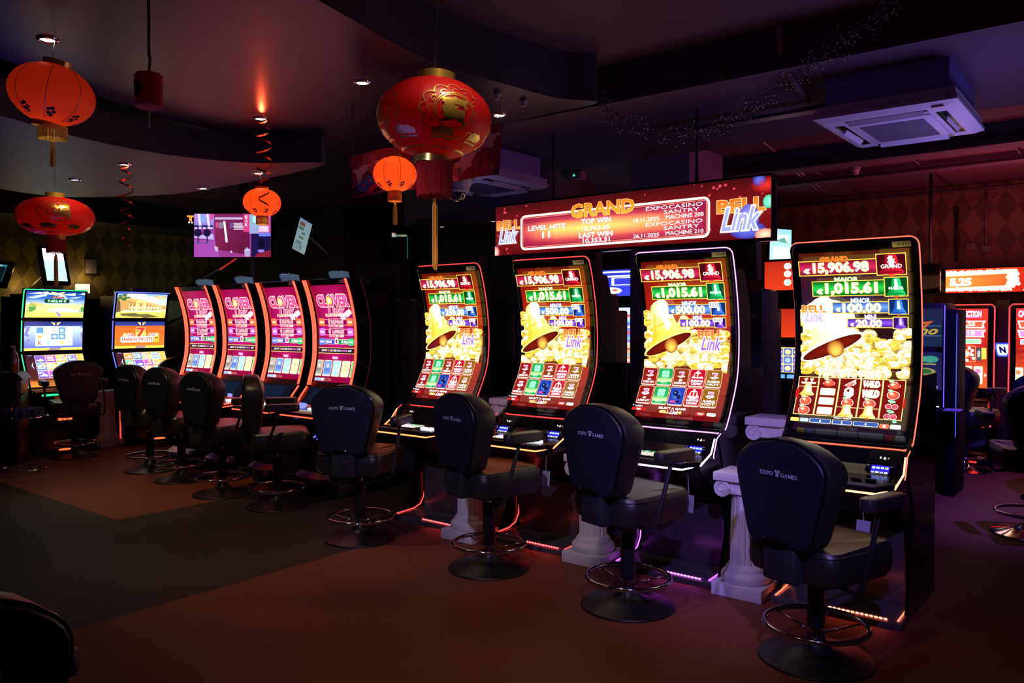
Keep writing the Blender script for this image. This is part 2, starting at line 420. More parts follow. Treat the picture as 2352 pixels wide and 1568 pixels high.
RAFTM = mesh_ceiling(); RAFTP = mat('raft_paint', (.030, .021, .042), .5, var=.1, bscale=2)
FASC = mat('raft_edge_paint', (.045, .028, .045), .7)
def struct(name, mb, m):
    o = mb.build(name, m)
    if isinstance(m, list):
        for p in o.data.polygons: p.material_index = 0 if abs(p.normal.z) > .7 else 1
    o['kind'] = 'structure'; return o
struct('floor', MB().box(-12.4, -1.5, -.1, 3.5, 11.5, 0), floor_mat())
struct('ceiling', MB().box(-12.4, -1.5, 3.3, 3.5, 11.5, 3.4), CEILR)
struct('wall_left', MB().box(-12.4, -1.5, 0, -12.2, 11.5, 3.3), paper_mat('wallpaper_left', 1, (.19, .155, .045), (.085, .065, .026)))
struct('wall_back', MB().box(-12.2, 11.25, 0, 3.5, 11.5, 3.3), paper_mat('wallpaper_back', 0, (.10, .048, .026), (.19, .095, .045)))
struct('trim_7', MB().box(-12.2, 2.0, 2.98, -11.3, 7.6, 3.3), DARKW)
struct('baseboard_back', MB().box(-12.2, 11.2, 0, 3.5, 11.25, .12), SATIN)
# ceiling beams and panels of the right half
BEAM = mat('beam_paint', (.065, .036, .062), .75)
for k, (y0, y1, z) in enumerate([(4.56, 6.3, 3.05), (7.95, 8.2, 3.12), (9.3, 9.45, 3.2)]):
    struct('trim_%d' % (k + 1), MB().box(-4.9 if k == 0 else -4.6, y0, z, 3.5, y1, 3.3), BEAM)
# curved ceiling rafts
def smooth(P, n=6):
    P = [Vector(p) for p in P]; Q = []
    for i in range(len(P)):
        p0, p1, p2, p3 = P[i - 1], P[i], P[(i + 1) % len(P)], P[(i + 2) % len(P)]
        for k in range(n):
            t = k / n; Q.append(.5 * ((2 * p1) + (p2 - p0) * t + (2 * p0 - 5 * p1 + 4 * p2 - p3) * t * t + (3 * p1 - p0 - 3 * p2 + p3) * t ** 3))
    return [(q.x, q.y) for q in Q]
struct('trim_4', MB().prism(smooth([(-2.45, .6), (-2.7, 1.6), (-2.86, 2.3), (-3.0, 2.9), (-3.01, 3.3), (-2.96, 3.75), (-2.9, 4.1), (-2.76, 4.34), (-3.2, 4.37), (-3.9, 4.43), (-4.76, 4.34), (-5.1, 4.15), (-5.33, 3.7), (-5.37, 3.3), (-5.24, 2.68), (-5.05, 2.15), (-4.78, 1.65), (-4.5, .9), (-3.6, .3)]), 'z', 3.0, 3.3), [RAFTM, FASC])
struct('trim_5', MB().prism(smooth([(-5.0, 1.2), (-5.22, 1.78), (-5.405, 2.2), (-5.5, 2.6), (-5.49, 3.02), (-5.3, 3.48), (-4.88, 3.86), (-5.9, 3.95), (-7.05, 3.9), (-7.72, 3.6), (-8.15, 3.25), (-8.0, 2.6), (-7.2, 1.5), (-6.2, 1.0)]), 'z', 2.8, 3.02), [RAFTP, FASC])
struct('trim_6', MB().prism(smooth([(-5.4, 6.6), (-6.2, 6.5), (-7.2, 6.9), (-7.9, 8.0), (-8.5, 9.7), (-7.6, 10.0), (-6.2, 9.4), (-5.2, 8.0)]), 'z', 2.8, 3.3), mat('far_raft_paint', (.10, .09, .13), .6))
struct('wall_pillar', MB().box(-4.06, 7.0, 0, -3.42, 7.75, 3.3), mat('pillar_paint', (.24, .17, .27), .7))
# dark service partitions behind the machine rows
struct('wall_stair', MB().box(-9.2, 8.6, 0, -5.8, 8.8, 3.3), DARKW)
struct('wall_partition', MB().box(-12.2, 7.6, 0, -9.2, 7.75, 3.3), DARKW)
# ================================================================== stools
def resample(poly, n):
    P = [Vector(p) for p in poly]; L = [0]
    for i in range(len(P)): L.append(L[-1] + (P[(i + 1) % len(P)] - P[i]).length)
    out = []; j = 0
    for k in range(n):
        d = L[-1] * k / n
        while L[j + 1] < d: j += 1
        t = (d - L[j]) / max(L[j + 1] - L[j], 1e-9); out.append(P[j].lerp(P[(j + 1) % len(P)], t))
    return out
half = [(0, 1.150), (.06, 1.146), (.12, 1.132), (.17, 1.108), (.213, 1.075), (.238, 1.045), (.246, 1.015), (.243, .98), (.230, .92), (.209, .84), (.189, .76), (.176, .71), (.164, .682), (.138, .668), (.08, .664), (0, .663)]
backo = resample([(x, z) for x, z in half] + [(-x, z) for x, z in half[::-1][1:-1]], 56)
def ring(sc, y, cz=.915, scz=None): return [(p.x * sc, y(p) if callable(y) else y, cz + (p.y - cz) * (scz or sc)) for p in backo]
def serif(txt_boxes): pass
def logo_mesh():
    """EXPO + little column + GAMES, light serif capitals"""
    m = MB()
    def bar(x0, z0, x1, z1, t):
        a = Vector((x0, z0)); b = Vector((x1, z1)); d = (b - a).normalized(); n = Vector((-d.y, d.x)) * t / 2
        m.add([(p.x, 0, p.y) for p in (a - n, b - n, b + n, a + n)], [(0, 1, 2, 3)])
    def arc(cx, cz, rx, rz, a0, a1, t, n=14):
        for i in range(n):
            p = [math.radians(a0 + (a1 - a0) * k / n) for k in (i, i + 1)]
            for_t = t * (.35 + .65 * abs(math.cos((p[0] + p[1]) / 2)))
            bar(cx + rx * math.cos(p[0]), cz + rz * math.sin(p[0]), cx + rx * math.cos(p[1]), cz + rz * math.sin(p[1]), for_t)
    T, t = .20, .085
    def L(c, x, w):
        X = lambda u: x + u * w
        if c == 'E':
            bar(X(.2), 0, X(.2), 1, T)
            for z, e in ((.04, 1), (.52, .8), (.96, .95)): bar(X(0), z, X(e), z, t)
            bar(X(1), 0, X(1), .2, t); bar(X(.95), .8, X(.95), 1, t); bar(X(.8), .42, X(.8), .62, t)
        if c == 'X':
            bar(X(.12), .97, X(.85), .03, T); bar(X(.85), .97, X(.1), .03, t)
            for u in (.1, .85): bar(X(u) - .15, .03, X(u) + .15, .03, t); bar(X(u) - .15, .97, X(u) + .15, .97, t)
        if c == 'P':
            bar(X(.2), 0, X(.2), 1, T); bar(X(0), .03, X(.45), .03, t); arc(X(.45), .73, w * .45, .24, -90, 90, T); bar(X(0), .97, X(.45), .97, t); bar(X(.2), .49, X(.45), .49, t)
        if c == 'O': arc(X(.5), .5, w * .46, .47, 0, 360, T, 22)
        if c == 'G': arc(X(.5), .5, w * .46, .47, 40, 320, T, 18); bar(X(.86), .1, X(.86), .45, T); bar(X(.6), .45, X(1.0), .45, t)
        if c == 'A': bar(X(.12), 0, X(.5), 1, t); bar(X(.5), 1, X(.88), 0, T); bar(X(.27), .35, X(.72), .35, t); bar(X(0), .03, X(.25), .03, t); bar(X(.7), .03, X(1), .03, t)
        if c == 'M': bar(X(.12), 0, X(.14), 1, t); bar(X(.14), 1, X(.5), .05, T); bar(X(.5), .05, X(.86), 1, t); bar(X(.86), 1, X(.88), 0, T); bar(X(0), .03, X(.25), .03, t); bar(X(.75), .03, X(1), .03, t)
        if c == 'S': arc(X(.5), .74, w * .36, .22, 30, 270, T * .9); arc(X(.5), .27, w * .38, .24, 90, -150, T * .9); bar(X(.85), .78, X(.85), .98, t); bar(X(.12), .02, X(.12), .22, t)
    x = -5.35
    for c, w in (('E', .8), ('X', 1.0), ('P', .8), ('O', 1.0)): L(c, x, w); x += w + .1
    x = -.72
    for z, a in ((1.42, .85), (1.28, .75)): bar(-a, z, a, z, .1)
    for s in (-1, 1): arc(s * .66, 1.08, .16, .15, 0, 360, .1, 10)
    bar(-.55, 1.0, .55, 1.0, .08)
    for u in (-.36, -.12, .12, .36): bar(u, -.1, u, .95, .14)
    x = 1.05
    for c, w in (('G', 1.0), ('A', 1.0), ('M', 1.15), ('E', .8), ('S', .7)): L(c, x, w); x += w + .06
    return m
def scale_mb(m, s, off): m.v = [(v[0] * s + off[0], v[1] * s + off[1], v[2] * s + off[2]) for v in m.v]; return m
def make_stool(label, group, basem, dz=0.0, name='casino_stool'):
    t = thing(name, label, 'stool', group=group)
    def B(m, nm, mt, par=None, lift=True, **k):
        if lift and dz: m.v = [(v[0], v[1], v[2] + dz) for v in m.v]
        return m.build(nm, mt, par or t, **k)
    B(MB().lathe([(.0, 0), (.262, 0), (.266, .006), (.262, .012), (.20, .024), (.13, .040), (.075, .062), (.048, .095), (.040, .12), (0, .12)], n=48, cap=False), 'base', basem, lift=False)
    B(MB().lathe([(.030, .10), (.030, .16), (.024, .165)], n=20), 'hub', CHROMED, lift=False)
    B(MB().lathe([(.039, .155), (.041, .16), (.041, .41), (.036, .415), (.036, .425)], n=24), 'column_sleeve', SATIN, lift=False)
    B(MB().cyl((0, 0, .41), (0, 0, .53 + dz), .017, 14), 'gas_lift', CHROME, lift=False)
    n = 40
    fo = B(MB().tube([(.235 * math.cos(2 * PI * k / n), .235 * math.sin(2 * PI * k / n), .165) for k in range(n)], .0125, 10, closed=True), 'foot_ring', CHROME, lift=False)
    for k in range(3):
        a = PI / 3 + k * 2 * PI / 3
        B(MB().tube([(.028 * math.cos(a), .028 * math.sin(a), .125), (.23 * math.cos(a), .23 * math.sin(a), .162)], .0055, 8), 'spoke', CHROME, fo, lift=False)
    B(MB().box(-.17, -.16, .485, .17, .16, .515, .006), 'seat_plate', SATIN)
    def rr(hx, y0, y1, r, n=7):
        P = []
        for cx, cy, a in ((hx - r, y1 - r, 0), (-hx + r, y1 - r, 90), (-hx + r, y0 + r, 180), (hx - r, y0 + r, 270)):
            for k in range(n): q = math.radians(a + 90 * k / (n - 1)); P.append((cx + r * math.cos(q), cy + r * math.sin(q)))
        return P
    rings = []
    for hx, y0, y1, z in ((.19, -.18, .20, .505), (.235, -.21, .245, .512), (.248, -.22, .262, .54), (.250, -.22, .268, .60), (.248, -.22, .262, .645), (.235, -.21, .245, .664), (.19, -.17, .20, .668), (.10, -.10, .11, .658), (.02, -.02, .03, .655)):
        rings.append([(x, y, z + (.012 if y > .15 and z > .63 else 0)) for x, y in rr(hx, y0, y1, min(.07, hx * .9))])
    st = B(MB().loft(rings), 'seat', LEATHER)
    B(MB().tube([(x, y, .648) for x, y in rr(.249, -.221, .264, .07)], .004, 6, closed=True), 'seat_piping', LEATHER, st)
    arch = lambda d: (lambda p: -.175 + d + .05 * (p.x / .25) ** 2)
    cush = [ring(.96, -.272), ring(1.0, -.262), ring(1.025, -.235), ring(1.03, arch(-.02)), ring(1.0, arch(.010)), ring(.9, arch(.025)), ring(.6, arch(.018)), ring(.15, arch(.012))]
    bk = B(MB().loft(cush), 'backrest', LEATHER)
    sh = B(MB().loft([ring(.97, -.265), ring(.985, -.276), ring(.965, -.283), ring(.6, -.285), ring(.1, -.285)]), 'back_shell', SHELL)
    MB().tube([(p.x, -.268, p.y + dz) for p in backo], .0065, 8, closed=True).build('piping', BLACK, bk)
    B(scale_mb(logo_mesh(), .0182, (0, -.2862, .985)), 'printed_logo', LOGO, sh, fix=False)
    hd = MB().tube([(-.055, -.283, .690), (-.05, -.305, .697), (-.035, -.312, .701), (.035, -.312, .701), (.05, -.305, .697), (.055, -.283, .690)], .008, 8)
    hd.box(-.05, -.29, .67, .05, -.279, .69, .004); B(hd, 'grab_handle', BLACK)
    B(MB().box(-.09, -.275, .50, .09, -.20, .69, .012), 'back_bracket', MATTE)
    for s in (-1, 1):
        sup = MB().tube([(s * .12, -.06, .495), (s * .27, -.10, .488), (s * .297, -.10, .50), (s * .308, -.095, .54), (s * .312, -.03, .72), (s * .312, .02, .87)], .0125, 8)
        B(sup, 'arm_support', SATIN)
        P = rr(.040, -.10, .18, .039, 8)
        pad = [[(s * .312 + x * k, .04 + (y - .04) * kk, z) for x, y in P] for k, kk, z in ((.75, .9, .855), (1, 1, .863), (1.03, 1.01, .88), (1.03, 1.01, .898), (.98, .98, .914), (.75, .9, .919), (.2, .3, .92))]
        B(MB().loft(pad), 'armrest', LEATHER)
    return t
stool0 = make_stool('', 'black logo stools in front of the machines', SATIN)
STOOLS = [(-1.21, 3.84, -19, 'lowest nearest black stool in front of the rightmost tall screen'),
 (-2.27, 3.90, -16, 'black stool with a violet lit seat in front of the pink edged tall machine'),
 (-3.33, 3.94, -15, 'black stool with a red lit seat in front of the machine tagged G 209'),
 (-4.53, 3.89, 22, 'black stool seen square from behind with both armrests showing'),
 (-5.90, 4.13, -35, 'black stool turned sideways to the right, in profile, by the red clover machines'),
 (-6.72, 4.10, 2, 'black stool with its back to the camera just left of the sideways turned stool'),
 (-7.66, 4.22, 2, 'black stool second from the left end of the clover machine row'),
 (-8.42, 4.28, 2, 'black stool at the far left end of the clover machine row'),
 (-9.98, 4.16, 78, 'dark stool seen from behind in front of the green edged three screen machine'),
 (-10.0, 5.45, 70, 'dark stool half hidden in front of the blue edged three screen machine')]
low = make_stool('', 'black logo stools in front of the machines', SATIN, -.085)
for i, (x, y, a, lab) in enumerate(STOOLS):
    o = low if i == 0 else stool0 if i == 1 else copy_tree(stool0)
    o.location = (x, y, 0); o.rotation_euler = (0, 0, math.radians(a)); o['label'] = lab
nb = at(-165, 1500, 1.5); na = math.radians(92)
near = copy_tree(low); near.location = (nb.x - .24 * math.sin(na), nb.y + .24 * math.cos(na), 0); near.rotation_euler = (0, 0, na); near['label'] = 'black chair back cut off by the bottom left corner, closest to the camera'
rst = make_stool('black stool on a polished chrome base at the right edge', 'black stools on chrome bases at the right', CHROME)
rst.location = (-.66, 7.12, 0); rst.rotation_euler = (0, 0, math.radians(24))
r2 = copy_tree(rst); r2.location = (-1.52, 9.75, 0); r2.rotation_euler = (0, 0, math.radians(-25)); r2['label'] = 'black stool on a chrome base before the red screen machine, back right'
r3 = copy_tree(rst); r3.location = (-.62, 8.6, 0); r3.rotation_euler = (0, 0, math.radians(-20)); r3['label'] = 'black stool cut by the right frame edge under the lit shield emblem'
# ================================================================== stone columns between the machines
def make_column(h, label):
    t = thing('stone_column', label, 'column', group='small fluted columns between the machines')
    MB().box(-.152, -.152, 0, .152, .152, .075, .004).build('plinth', PLASTER, t)
    MB().lathe([(.10, .075), (.135, .078), (.145, .10), (.142, .12), (.128, .135), (.118, .14), (.116, .155), (.105, .17), (.098, .18)], n=40).build('torus_base', PLASTER, t)
    fl = lambda a, z: 1 - .075 * max(0, math.cos(a * 16)) ** .6 if math.cos(a * 16) > 0 else 1
    MB().lathe([(.094, .178), (.094, .20), (.092, h * .5), (.085, h - .14), (.085, h - .12)], n=128, rfun=fl).build('fluted_shaft', PLASTER, t)
    c = MB().box(-.085, -.10, h - .125, .085, .10, h - .05)
    c.build('capital', PLASTER, t)
    for sx in (-1, 1):
        v = MB().cyl((sx * .105, -.115, h - .095), (sx * .105, .115, h - .095), .050, 24)
        for yy in (-.118, .118):
            v.tube([(sx * .105 + (.046 - .0045 * k) * math.cos(k * .7) , yy, h - .095 + (.046 - .0045 * k) * math.sin(k * .7)) for k in range(9)], .004, 5)
        v.build('volute', PLASTER, t)
    MB().box(-.155, -.13, h - .05, .155, .13, h, .005).build('abacus', PLASTER, t)
    return t
ca = make_column(.72, 'short stone column right of the machine tagged G 210, beside the nearest stool')
ca.location = (-1.835, 4.53, 0)
c2 = copy_tree(ca); c2.location = (-2.887, 4.50, 0); c2['label'] = 'short stone column behind the foot ring of the second nearest stool'
c3 = copy_tree(ca); c3.location = (-3.922, 4.42, 0); c3['label'] = 'short stone column left of the stool in front of the machine tagged G 209'
cb = make_column(1.0, 'tall stone column with its scroll capital behind the nearest stool back'); cb.location = (-1.835, 5.0, 0)
c4 = copy_tree(cb); c4.location = (-3.922, 4.95, 0); c4['label'] = 'tall stone column between the machines tagged G 208 and G 209'
c5 = copy_tree(ca); c5.location = (-10.55, 4.80, 0); c5.rotation_euler = (0, 0, PI / 2); c5['label'] = 'dim stone column between the two three screen machines on the left'
# ================================================================== pictures on the bell machines (100 x 176 units)
GOLDC = K('ffd24a', 1.2); PALE = (1.5, 1.45, 1.1); WH = (1.6, 1.6, 1.6)
def bell_shape(a, x0, y0, x1, y1, c, cd_, rim):
    """upright bell in a box"""
    w_ = x1 - x0; h_ = y1 - y0; cx = (x0 + x1) / 2
    a.ell(cx, y1 - h_ * .08, w_ * .13, h_ * .12, K('ff5a20', 1.1), n=10); a.up()
    prof = [(.16, 0), (.2, .03), (.24, .12), (.27, .35), (.31, .55), (.42, .72), (.5, .82), (.47, .88), (.3, .92), (0, .93)]
    P = [(cx + u * w_, y0 + v * h_) for u, v in prof] + [(cx - u * w_, y0 + v * h_) for u, v in prof[::-1][1:]]
    a.poly(P, c, [c if p[0] > cx else cd_ for p in P]); a.up()
    a.poly([(cx - .08 * w_, y0 + .05 * h_), (cx + .06 * w_, y0 + .05 * h_), (cx + .14 * w_, y0 + .6 * h_), (cx - .1 * w_, y0 + .6 * h_)], rim); a.up()
    a.ell(cx, y0 + .82 * h_, w_ * .46, h_ * .05, cd_, n=14); a.up()
def coins(a, x0, x1, y0, y1, top, n, seed, seethrough=()):
    R = random.Random(seed); L = []
    for i in range(n):
        x = x0 + (x1 - x0) * R.random(); yt = top(x); y = yt + (y1 - yt) * R.random(); L.append((y, x))
    L.sort()
    for y, x in L:
        rx = R.uniform(3.8, 6.2); ry = rx * R.uniform(.5, .85); rot = R.uniform(-.5, .5)
        q = R.random(); face = (1.5, 1.4, .8) if q < .45 else ((1.45, 1.5, 1.25) if q < .8 else (1.2, .85, .12)); edge = (.75, .55, .08) if q < .7 else (.9, .6, .05)
        a.ell(x + .35, y + .7, rx * 1.1, ry * 1.16, edge, n=14, rot=rot); a.ell(x, y, rx, ry, face, n=14, rot=rot); a.up()
        a.ell(x, y, rx * .72, ry * .72, tuple(v * .5 for v in face), n=12, rot=rot); a.ell(x, y, rx * .64, ry * .64, face, n=12, rot=rot)
        if R.random() < .45: a.rect(x - rx * .3, y - ry * .2, x + rx * .3, y + ry * .15, edge)
        a.up()
def big_bell(a, hot=False):
    g1 = (1.6, 1.35, .25) if not hot else (1.8, 1.7, 1.2); g2 = (1.1, .62, .04) if not hot else (1.5, 1.1, .45); wht = (1.7, 1.65, 1.2)
    rot = -.42; cr, sr = math.cos(rot), math.sin(rot)
    def T(x, y): return (25 + (x * cr + y * -sr) , 70 + (x * sr + y * cr))
    T = lambda x, y: (25 + x * cr - y * sr * .55, 70 + x * sr + y * cr)
    prof = [(4, -30), (9, -28), (12, -22), (13.5, -10), (15.5, 2), (19, 11), (26, 18), (32, 23)]
    P = [T(x, y) for x, y in prof] + [T(-x, y) for x, y in prof[::-1]]
    n = len(prof); a.poly(P, g1, [wht if i < 4 else (g1 if i < n else (g2 if i < n + 4 else g1)) for i in range(2 * n)]); a.up()
    a.poly([T(-3, -25), T(4, -25), T(9, 4), T(2, 8)], wht); a.poly([T(-9, -18), T(-7, -18), T(-13, 12), T(-18, 14)], g2)
    a.poly([T(-11, -3), T(12, -3), T(13, -1), T(-12, -1)], g2); a.up()
    a.ell(*T(0, 23), 32.5, 7.5, g1, n=28, rot=rot); a.up(); a.ell(*T(0, 23.6), 30, 6.2, K('8a1c06'), K('5a1004'), n=28, rot=rot); a.up()
    cx, cy = T(3, 26)
    for k in range(8): q = k / 8; a.ell(cx + .4 * k * .3, cy + k * .45, 8.2 * (1 - q * .8), 8.6 * (1 - q * .8), tuple((.30, .05, .01)[i] + ((1.5, .8, .12)[i] - (.30, .05, .01)[i]) * q for i in range(3)), n=20); a.up()
def bell_link(a, x0, y0, x1, y1, c=(1.2, .10, .02), lc=(.42, .14, .85)):
    h_ = (y1 - y0); a.text('BELL', x0, y0, x1, y0 + h_ * .42, c, .035, (1.2, .8, .3), .035, c2=(1.2, .35, .05)); a.up()
    a.text('Link', x0 + (x1 - x0) * .12, y0 + h_ * .36, x1 - (x1 - x0) * .08, y1, lc, .02, (1.3, 1.25, 1.4), .05, shear=.35); a.up()
def panel(a, x0, y0, x1, y1, c, cl, name, val, nx0, nx1, ncol, nout):
    a.rect(x0 - .8, y0 - .8, x1, y1 + .8, GOLDC); a.up()
    m_ = (y0 + y1) / 2; a.rect(x0, y0, x1, m_, c, cl); a.rect(x0, m_, x1, y1, cl, c); a.up()
    a.text('€', x0 + (x1 - x0) * .06, m_ + .2, x0 + (x1 - x0) * .06 + (y1 - y0) * .38, y1 - (y1 - y0) * .12, WH, .03, (1.0, .8, .05), .03)
    s = val; xx0 = x0 + (x1 - x0) * .19; xx1 = min(x1 - (x1 - x0) * .10, xx0 + (y1 - y0) * .62 * len(s) * .9)
    a.text(s, xx0, y0 + (y1 - y0) * .14, xx1, y1 - (y1 - y0) * .06, (1.7, 1.7, 1.5), .035, (1.0, .8, .05), .035); a.up()
    a.text(name, nx0, y0 - 3.9, nx1, y0 + .7, ncol, .03, nout, .05); a.up()
def seven(a, x, y, s, c=K('ff4fa0', 1.3)):
    a.ell(x, y + s * .25, s * .75, s * .28, (1.3, 1.2, 1.3)); a.up()
    a.poly([(x - s * .5, y - s * .6), (x + s * .55, y - s * .6), (x + s * .5, y - s * .2), (x + .1 * s, y + s * .6), (x - s * .3, y + s * .6), (x + s * .12, y - s * .2), (x - s * .45, y - s * .2)], (1.4, 1.35, 1.3)); a.up()
    a.poly([(x - s * .4, y - s * .5), (x + s * .43, y - s * .5), (x + s * .38, y - s * .2), (x, y + s * .5), (x - s * .17, y + s * .5), (x + s * .2, y - s * .28), (x - s * .38, y - s * .28)], c); a.up()
def bell_picture(top_vals, kind):
    a = Art(100, 176)
    hot = kind == 'reels'
    if hot:
        a.rect(0, 0, 100, 60, K('4a1408'), K('1c1036')); a.rect(0, 60, 100, 120, K('160818'), K('3a0e04')); a.rect(0, 120, 100, 176, K('2a0804'), K('12041c'))
    else:
        a.rect(0, 0, 100, 22, K('5e0a06'), K('8a120a')); a.rect(0, 22, 100, 60, K('8a120a'), K('ac1c0c')); a.rect(0, 60, 100, 120, K('ac1c0c'), K('5a0a06')); a.rect(0, 120, 100, 176, K('a01a10'), K('6e0a0a'))
    a.up()
    g, mj, mi, mn = top_vals
    # coin heap and big bell behind the panels
    top = lambda x: 62 if x < 48 else 74 + 10 * math.sin((x - 60) * .09) if x < 88 else 76
    a.poly([(2, 84), (40, 78), (60, 82), (99, 86), (98, 112), (60, 116), (2, 116)], (.42, .26, .05)); a.up()
    coins(a, 2, 99, 60, 118, top, 170, 5 if hot else 11)
    coins(a, 1, 12, 60, 100, lambda x: 56, 14, 3)
    if hot: a.ell(26, 62, 26, 18, (1.8, 1.75, 1.4), (1.7, 1.5, .9), n=22); a.up()
    big_bell(a, hot)
    if hot: a.ell(22, 60, 20, 13, (1.9, 1.9, 1.6), (1.8, 1.7, 1.1), n=20); a.up()
    panel(a, 2.5, 6.5, 73, 20, K('7a0a20'), K('d0285c', 1.0), 'GRAND', g, 23, 48, (1.15, .13, .03), K('f0a028'))
    panel(a, 14, 27, 79, 40.5, K('064a14'), K('1ec84a', 1.1), 'MAJOR', mj, 35, 56, (.9, 1.4, .7), (.25, .6, .1))
    panel(a, 32, 47.5, 82, 57.5, K('2040a0'), K('6aa0ff', 1.1), 'MINOR', mi, 49, 66, (.85, 1.1, 1.6), (.15, .25, .8))
    panel(a, 45.5, 63.5, 86, 71.5, K('3c1490'), K('8a50e8', 1.1), 'MINI', mn, 61, 71, (1.1, 1, 1.6), (.3, .2, .8))
    for (x0, y0, x1, y1, bg, c, cd_, rim, t2) in ((73, 1.5, 99, 22.5, K('4a0612'), K('e81c34', 1.1), K('8a0a1c'), (1.4, .8, .8), ('3x', 'GRAND')), (79, 24, 99.5, 42.5, K('06481c'), K('2ee078', 1.0), K('0a8a3a'), (.9, 1.5, 1.0), ('x', 'MAJOR')), (82, 44.5, 99.5, 59.5, K('0c2a6a'), K('4a8cf0', 1.1), K('1c50b0'), (.9, 1.2, 1.6), None), (85.5, 61.5, 99, 73, K('32146a'), K('a060f0', 1.1), K('6030b8'), (1.3, 1.1, 1.6), None)):
        a.rect(x0, y0, x1, y1, GOLDC); a.up(); a.rect(x0 + .8, y0 + .8, x1 - .8, y1 - .8, bg); a.up()
        bell_shape(a, x0 + 2.2, y0 + 1.2, x1 - 2.2, y1 + .6, c, cd_, rim)
        if t2:
            if t2[0] == '3x': a.text('3x', x0 + 10, y0 + 4, x0 + 16.5, y0 + 9, WH, .03)
            a.text(t2[1], x0 + 4, y0 + (y1 - y0) * .5, x1 - 4, y0 + (y1 - y0) * .68, (1.5, 1.3, 1.2) if t2[0] == '3x' else (1.2, 1.6, 1.2), .02)
        elif kind == 'menu' and False: pass
        if not t2 and kind != 'reels':
            a.rrect(x0 - 1.5, y0 + .2, x0 + 9.5, y0 + (y1 - y0) * .42, .8, WH); a.up(); a.text('€ 0.10', x0 - .6, y0 + 1.2, x0 + 8.6, y0 + (y1 - y0) * .36, (.02, .02, .12), .03)
        a.up()
    if hot: bell_link(a, 3, 50, 25, 66, (1.1, .15, .04), (.6, .45, 1.1))
    else: bell_link(a, 67, 76, 95, 97)
    if not hot:
        # two rows of game tiles
        tiles = [('8a1812', '7', '20', 'SUPER HOT'), ('18a050', 'c', '', 'HOT'), ('8a3010', '7', '5', 'DAZZLING HOT'), ('b80c28', 'k', 'SHINING', 'CROWN'), ('8a5a10', '7', 'FLAMING', 'HOT')]
        for r_ in range(2):
            for i in range(5):
                hx, ic, t1, t2 = tiles[i]
                if r_ == 1 and i == 0: t1 = '40'
                if r_ == 1 and i == 2: hx, ic, t1, t2 = '1c3ca8', 'p', '', ''
                x0 = 2.5 + i * 19.2; y0 = 120 + r_ * 23.2; x1 = x0 + 17; y1 = y0 + 21
                a.rrect(x0 - .6, y0 - .6, x1 + .6, y1 + .6, 1.6, (1.0, .55, .35)); a.up()
                a.rrect(x0, y0, x1, y1 - 1, 1.4, K(hx, 1.15)); a.up()
                for q in range(4): a.rect(x0 + 1.5 + q * 3.8, y1 - .6, x0 + 4.2 + q * 3.8, y1 + .6, (1.3, 1.1, .9))
                cx, cy = (x0 + x1) / 2, y0 + 7
                if ic == '7': seven(a, cx, cy, 6.5)
                if ic == 'c':
                    a.rect(x0, cy + 4, x1, cy + 10, K('18a050', 1.2), (.9, 1.4, .5)); a.up()
                    for q in range(4): a.ell(cx + 2.8 * math.cos(q * PI / 2 + .78), cy + 2.8 * math.sin(q * PI / 2 + .78), 2.9, 2.9, (.55, 1.4, .8), (.2, .9, .4))
                    a.up(); a.text('HOT', x0 + 4.5, y1 - 5, x1 - 4.5, y1 - 2.3, (.6, 1.5, .8), .02)
                if ic == 'k':
                    a.ell(cx, cy + 3, 6.8, 2.4, (1.4, 1.3, 1.3)); a.ell(cx, cy, 4.8, 4.6, (1.4, 1.25, 1.2)); a.up(); a.rect(cx - 3.4, cy - 2.6, cx - .6, cy + 2.4, K('d82018')); a.rect(cx + .6, cy - 2.6, cx + 3.4, cy + 2.4, K('d82018')); a.ell(cx, cy - 5, 1.2, 1.4, (1.4, 1.2, 1.1))
                    a.up()
                if ic == 'p':
                    a.ell(cx, cy + 2, 6, 6.5, K('6a90f0', 1.0), K('2040b0'), n=12); a.up(); a.ell(cx - 1.5, cy, 3.2, 3.6, K('0e1c50')); a.ell(cx + 2.5, cy + 4, 2.6, 2.4, K('101c48')); a.up(); a.ell(cx - 2.4, cy - .6, .8, .5, (.5, .8, 1.5)); a.rect(x0 + 2.5, y1 - 5.5, x1 - 7, y1 - 3, K('ff50b0', 1.0)); a.ell(cx + 2, y1 - 4.2, 3, 1.2, K('101c48'))
                if t1 and ic != 'k': a.text(t1, cx - (2 if len(t1) < 3 else 6.5), cy + 6, cx + (2 if len(t1) < 3 else 6.5), cy + 8.2, WH, .03)
                if ic == 'k': a.text(t1, x0 + 1.5, cy + 5.8, x1 - 1.5, cy + 8.4, WH, .03); a.text(t2, x0 + 2.5, cy + 9.2, x1 - 2.5, cy + 11.8, WH, .03)
                if ic == '7': a.text(t2, x0 + 1.5, cy + 9.2, x1 - 1.5, cy + 11.6, WH, .03)
                a.up()
        a.text('CASH', 3, 167.2, 12, 169.2, WH, .03); a.rect(0, 166.8, 1.4, 168, WH); a.rrect(0, 170.2, 17, 174, 1.2, K('d8201c')); a.up(); a.text('€0', 6, 171, 11, 173.3, WH, .03)
        a.text('SELECT A GAME', 32, 167.5, 64, 170, WH, .03); a.text('BELL', 35, 172, 46, 175, (1.5, .7, .2), .03, (1.4, 1.2, .6), .03); a.text('Link', 47, 171.2, 57, 175.6, (1.5, 1.2, 1.5), .04, shear=.3); a.text('1', 58, 172, 59.5, 175, (1.5, .9, .2), .05)
        a.rrect(77, 171, 87, 175, 1.6, K('f03c20', 1.2)); a.rrect(89, 171, 99, 175, 1.6, (1.4, 1.6, 1.5)); a.up(); a.text('TOP', 78.8, 172, 85.2, 174.2, WH, .03)
    else:
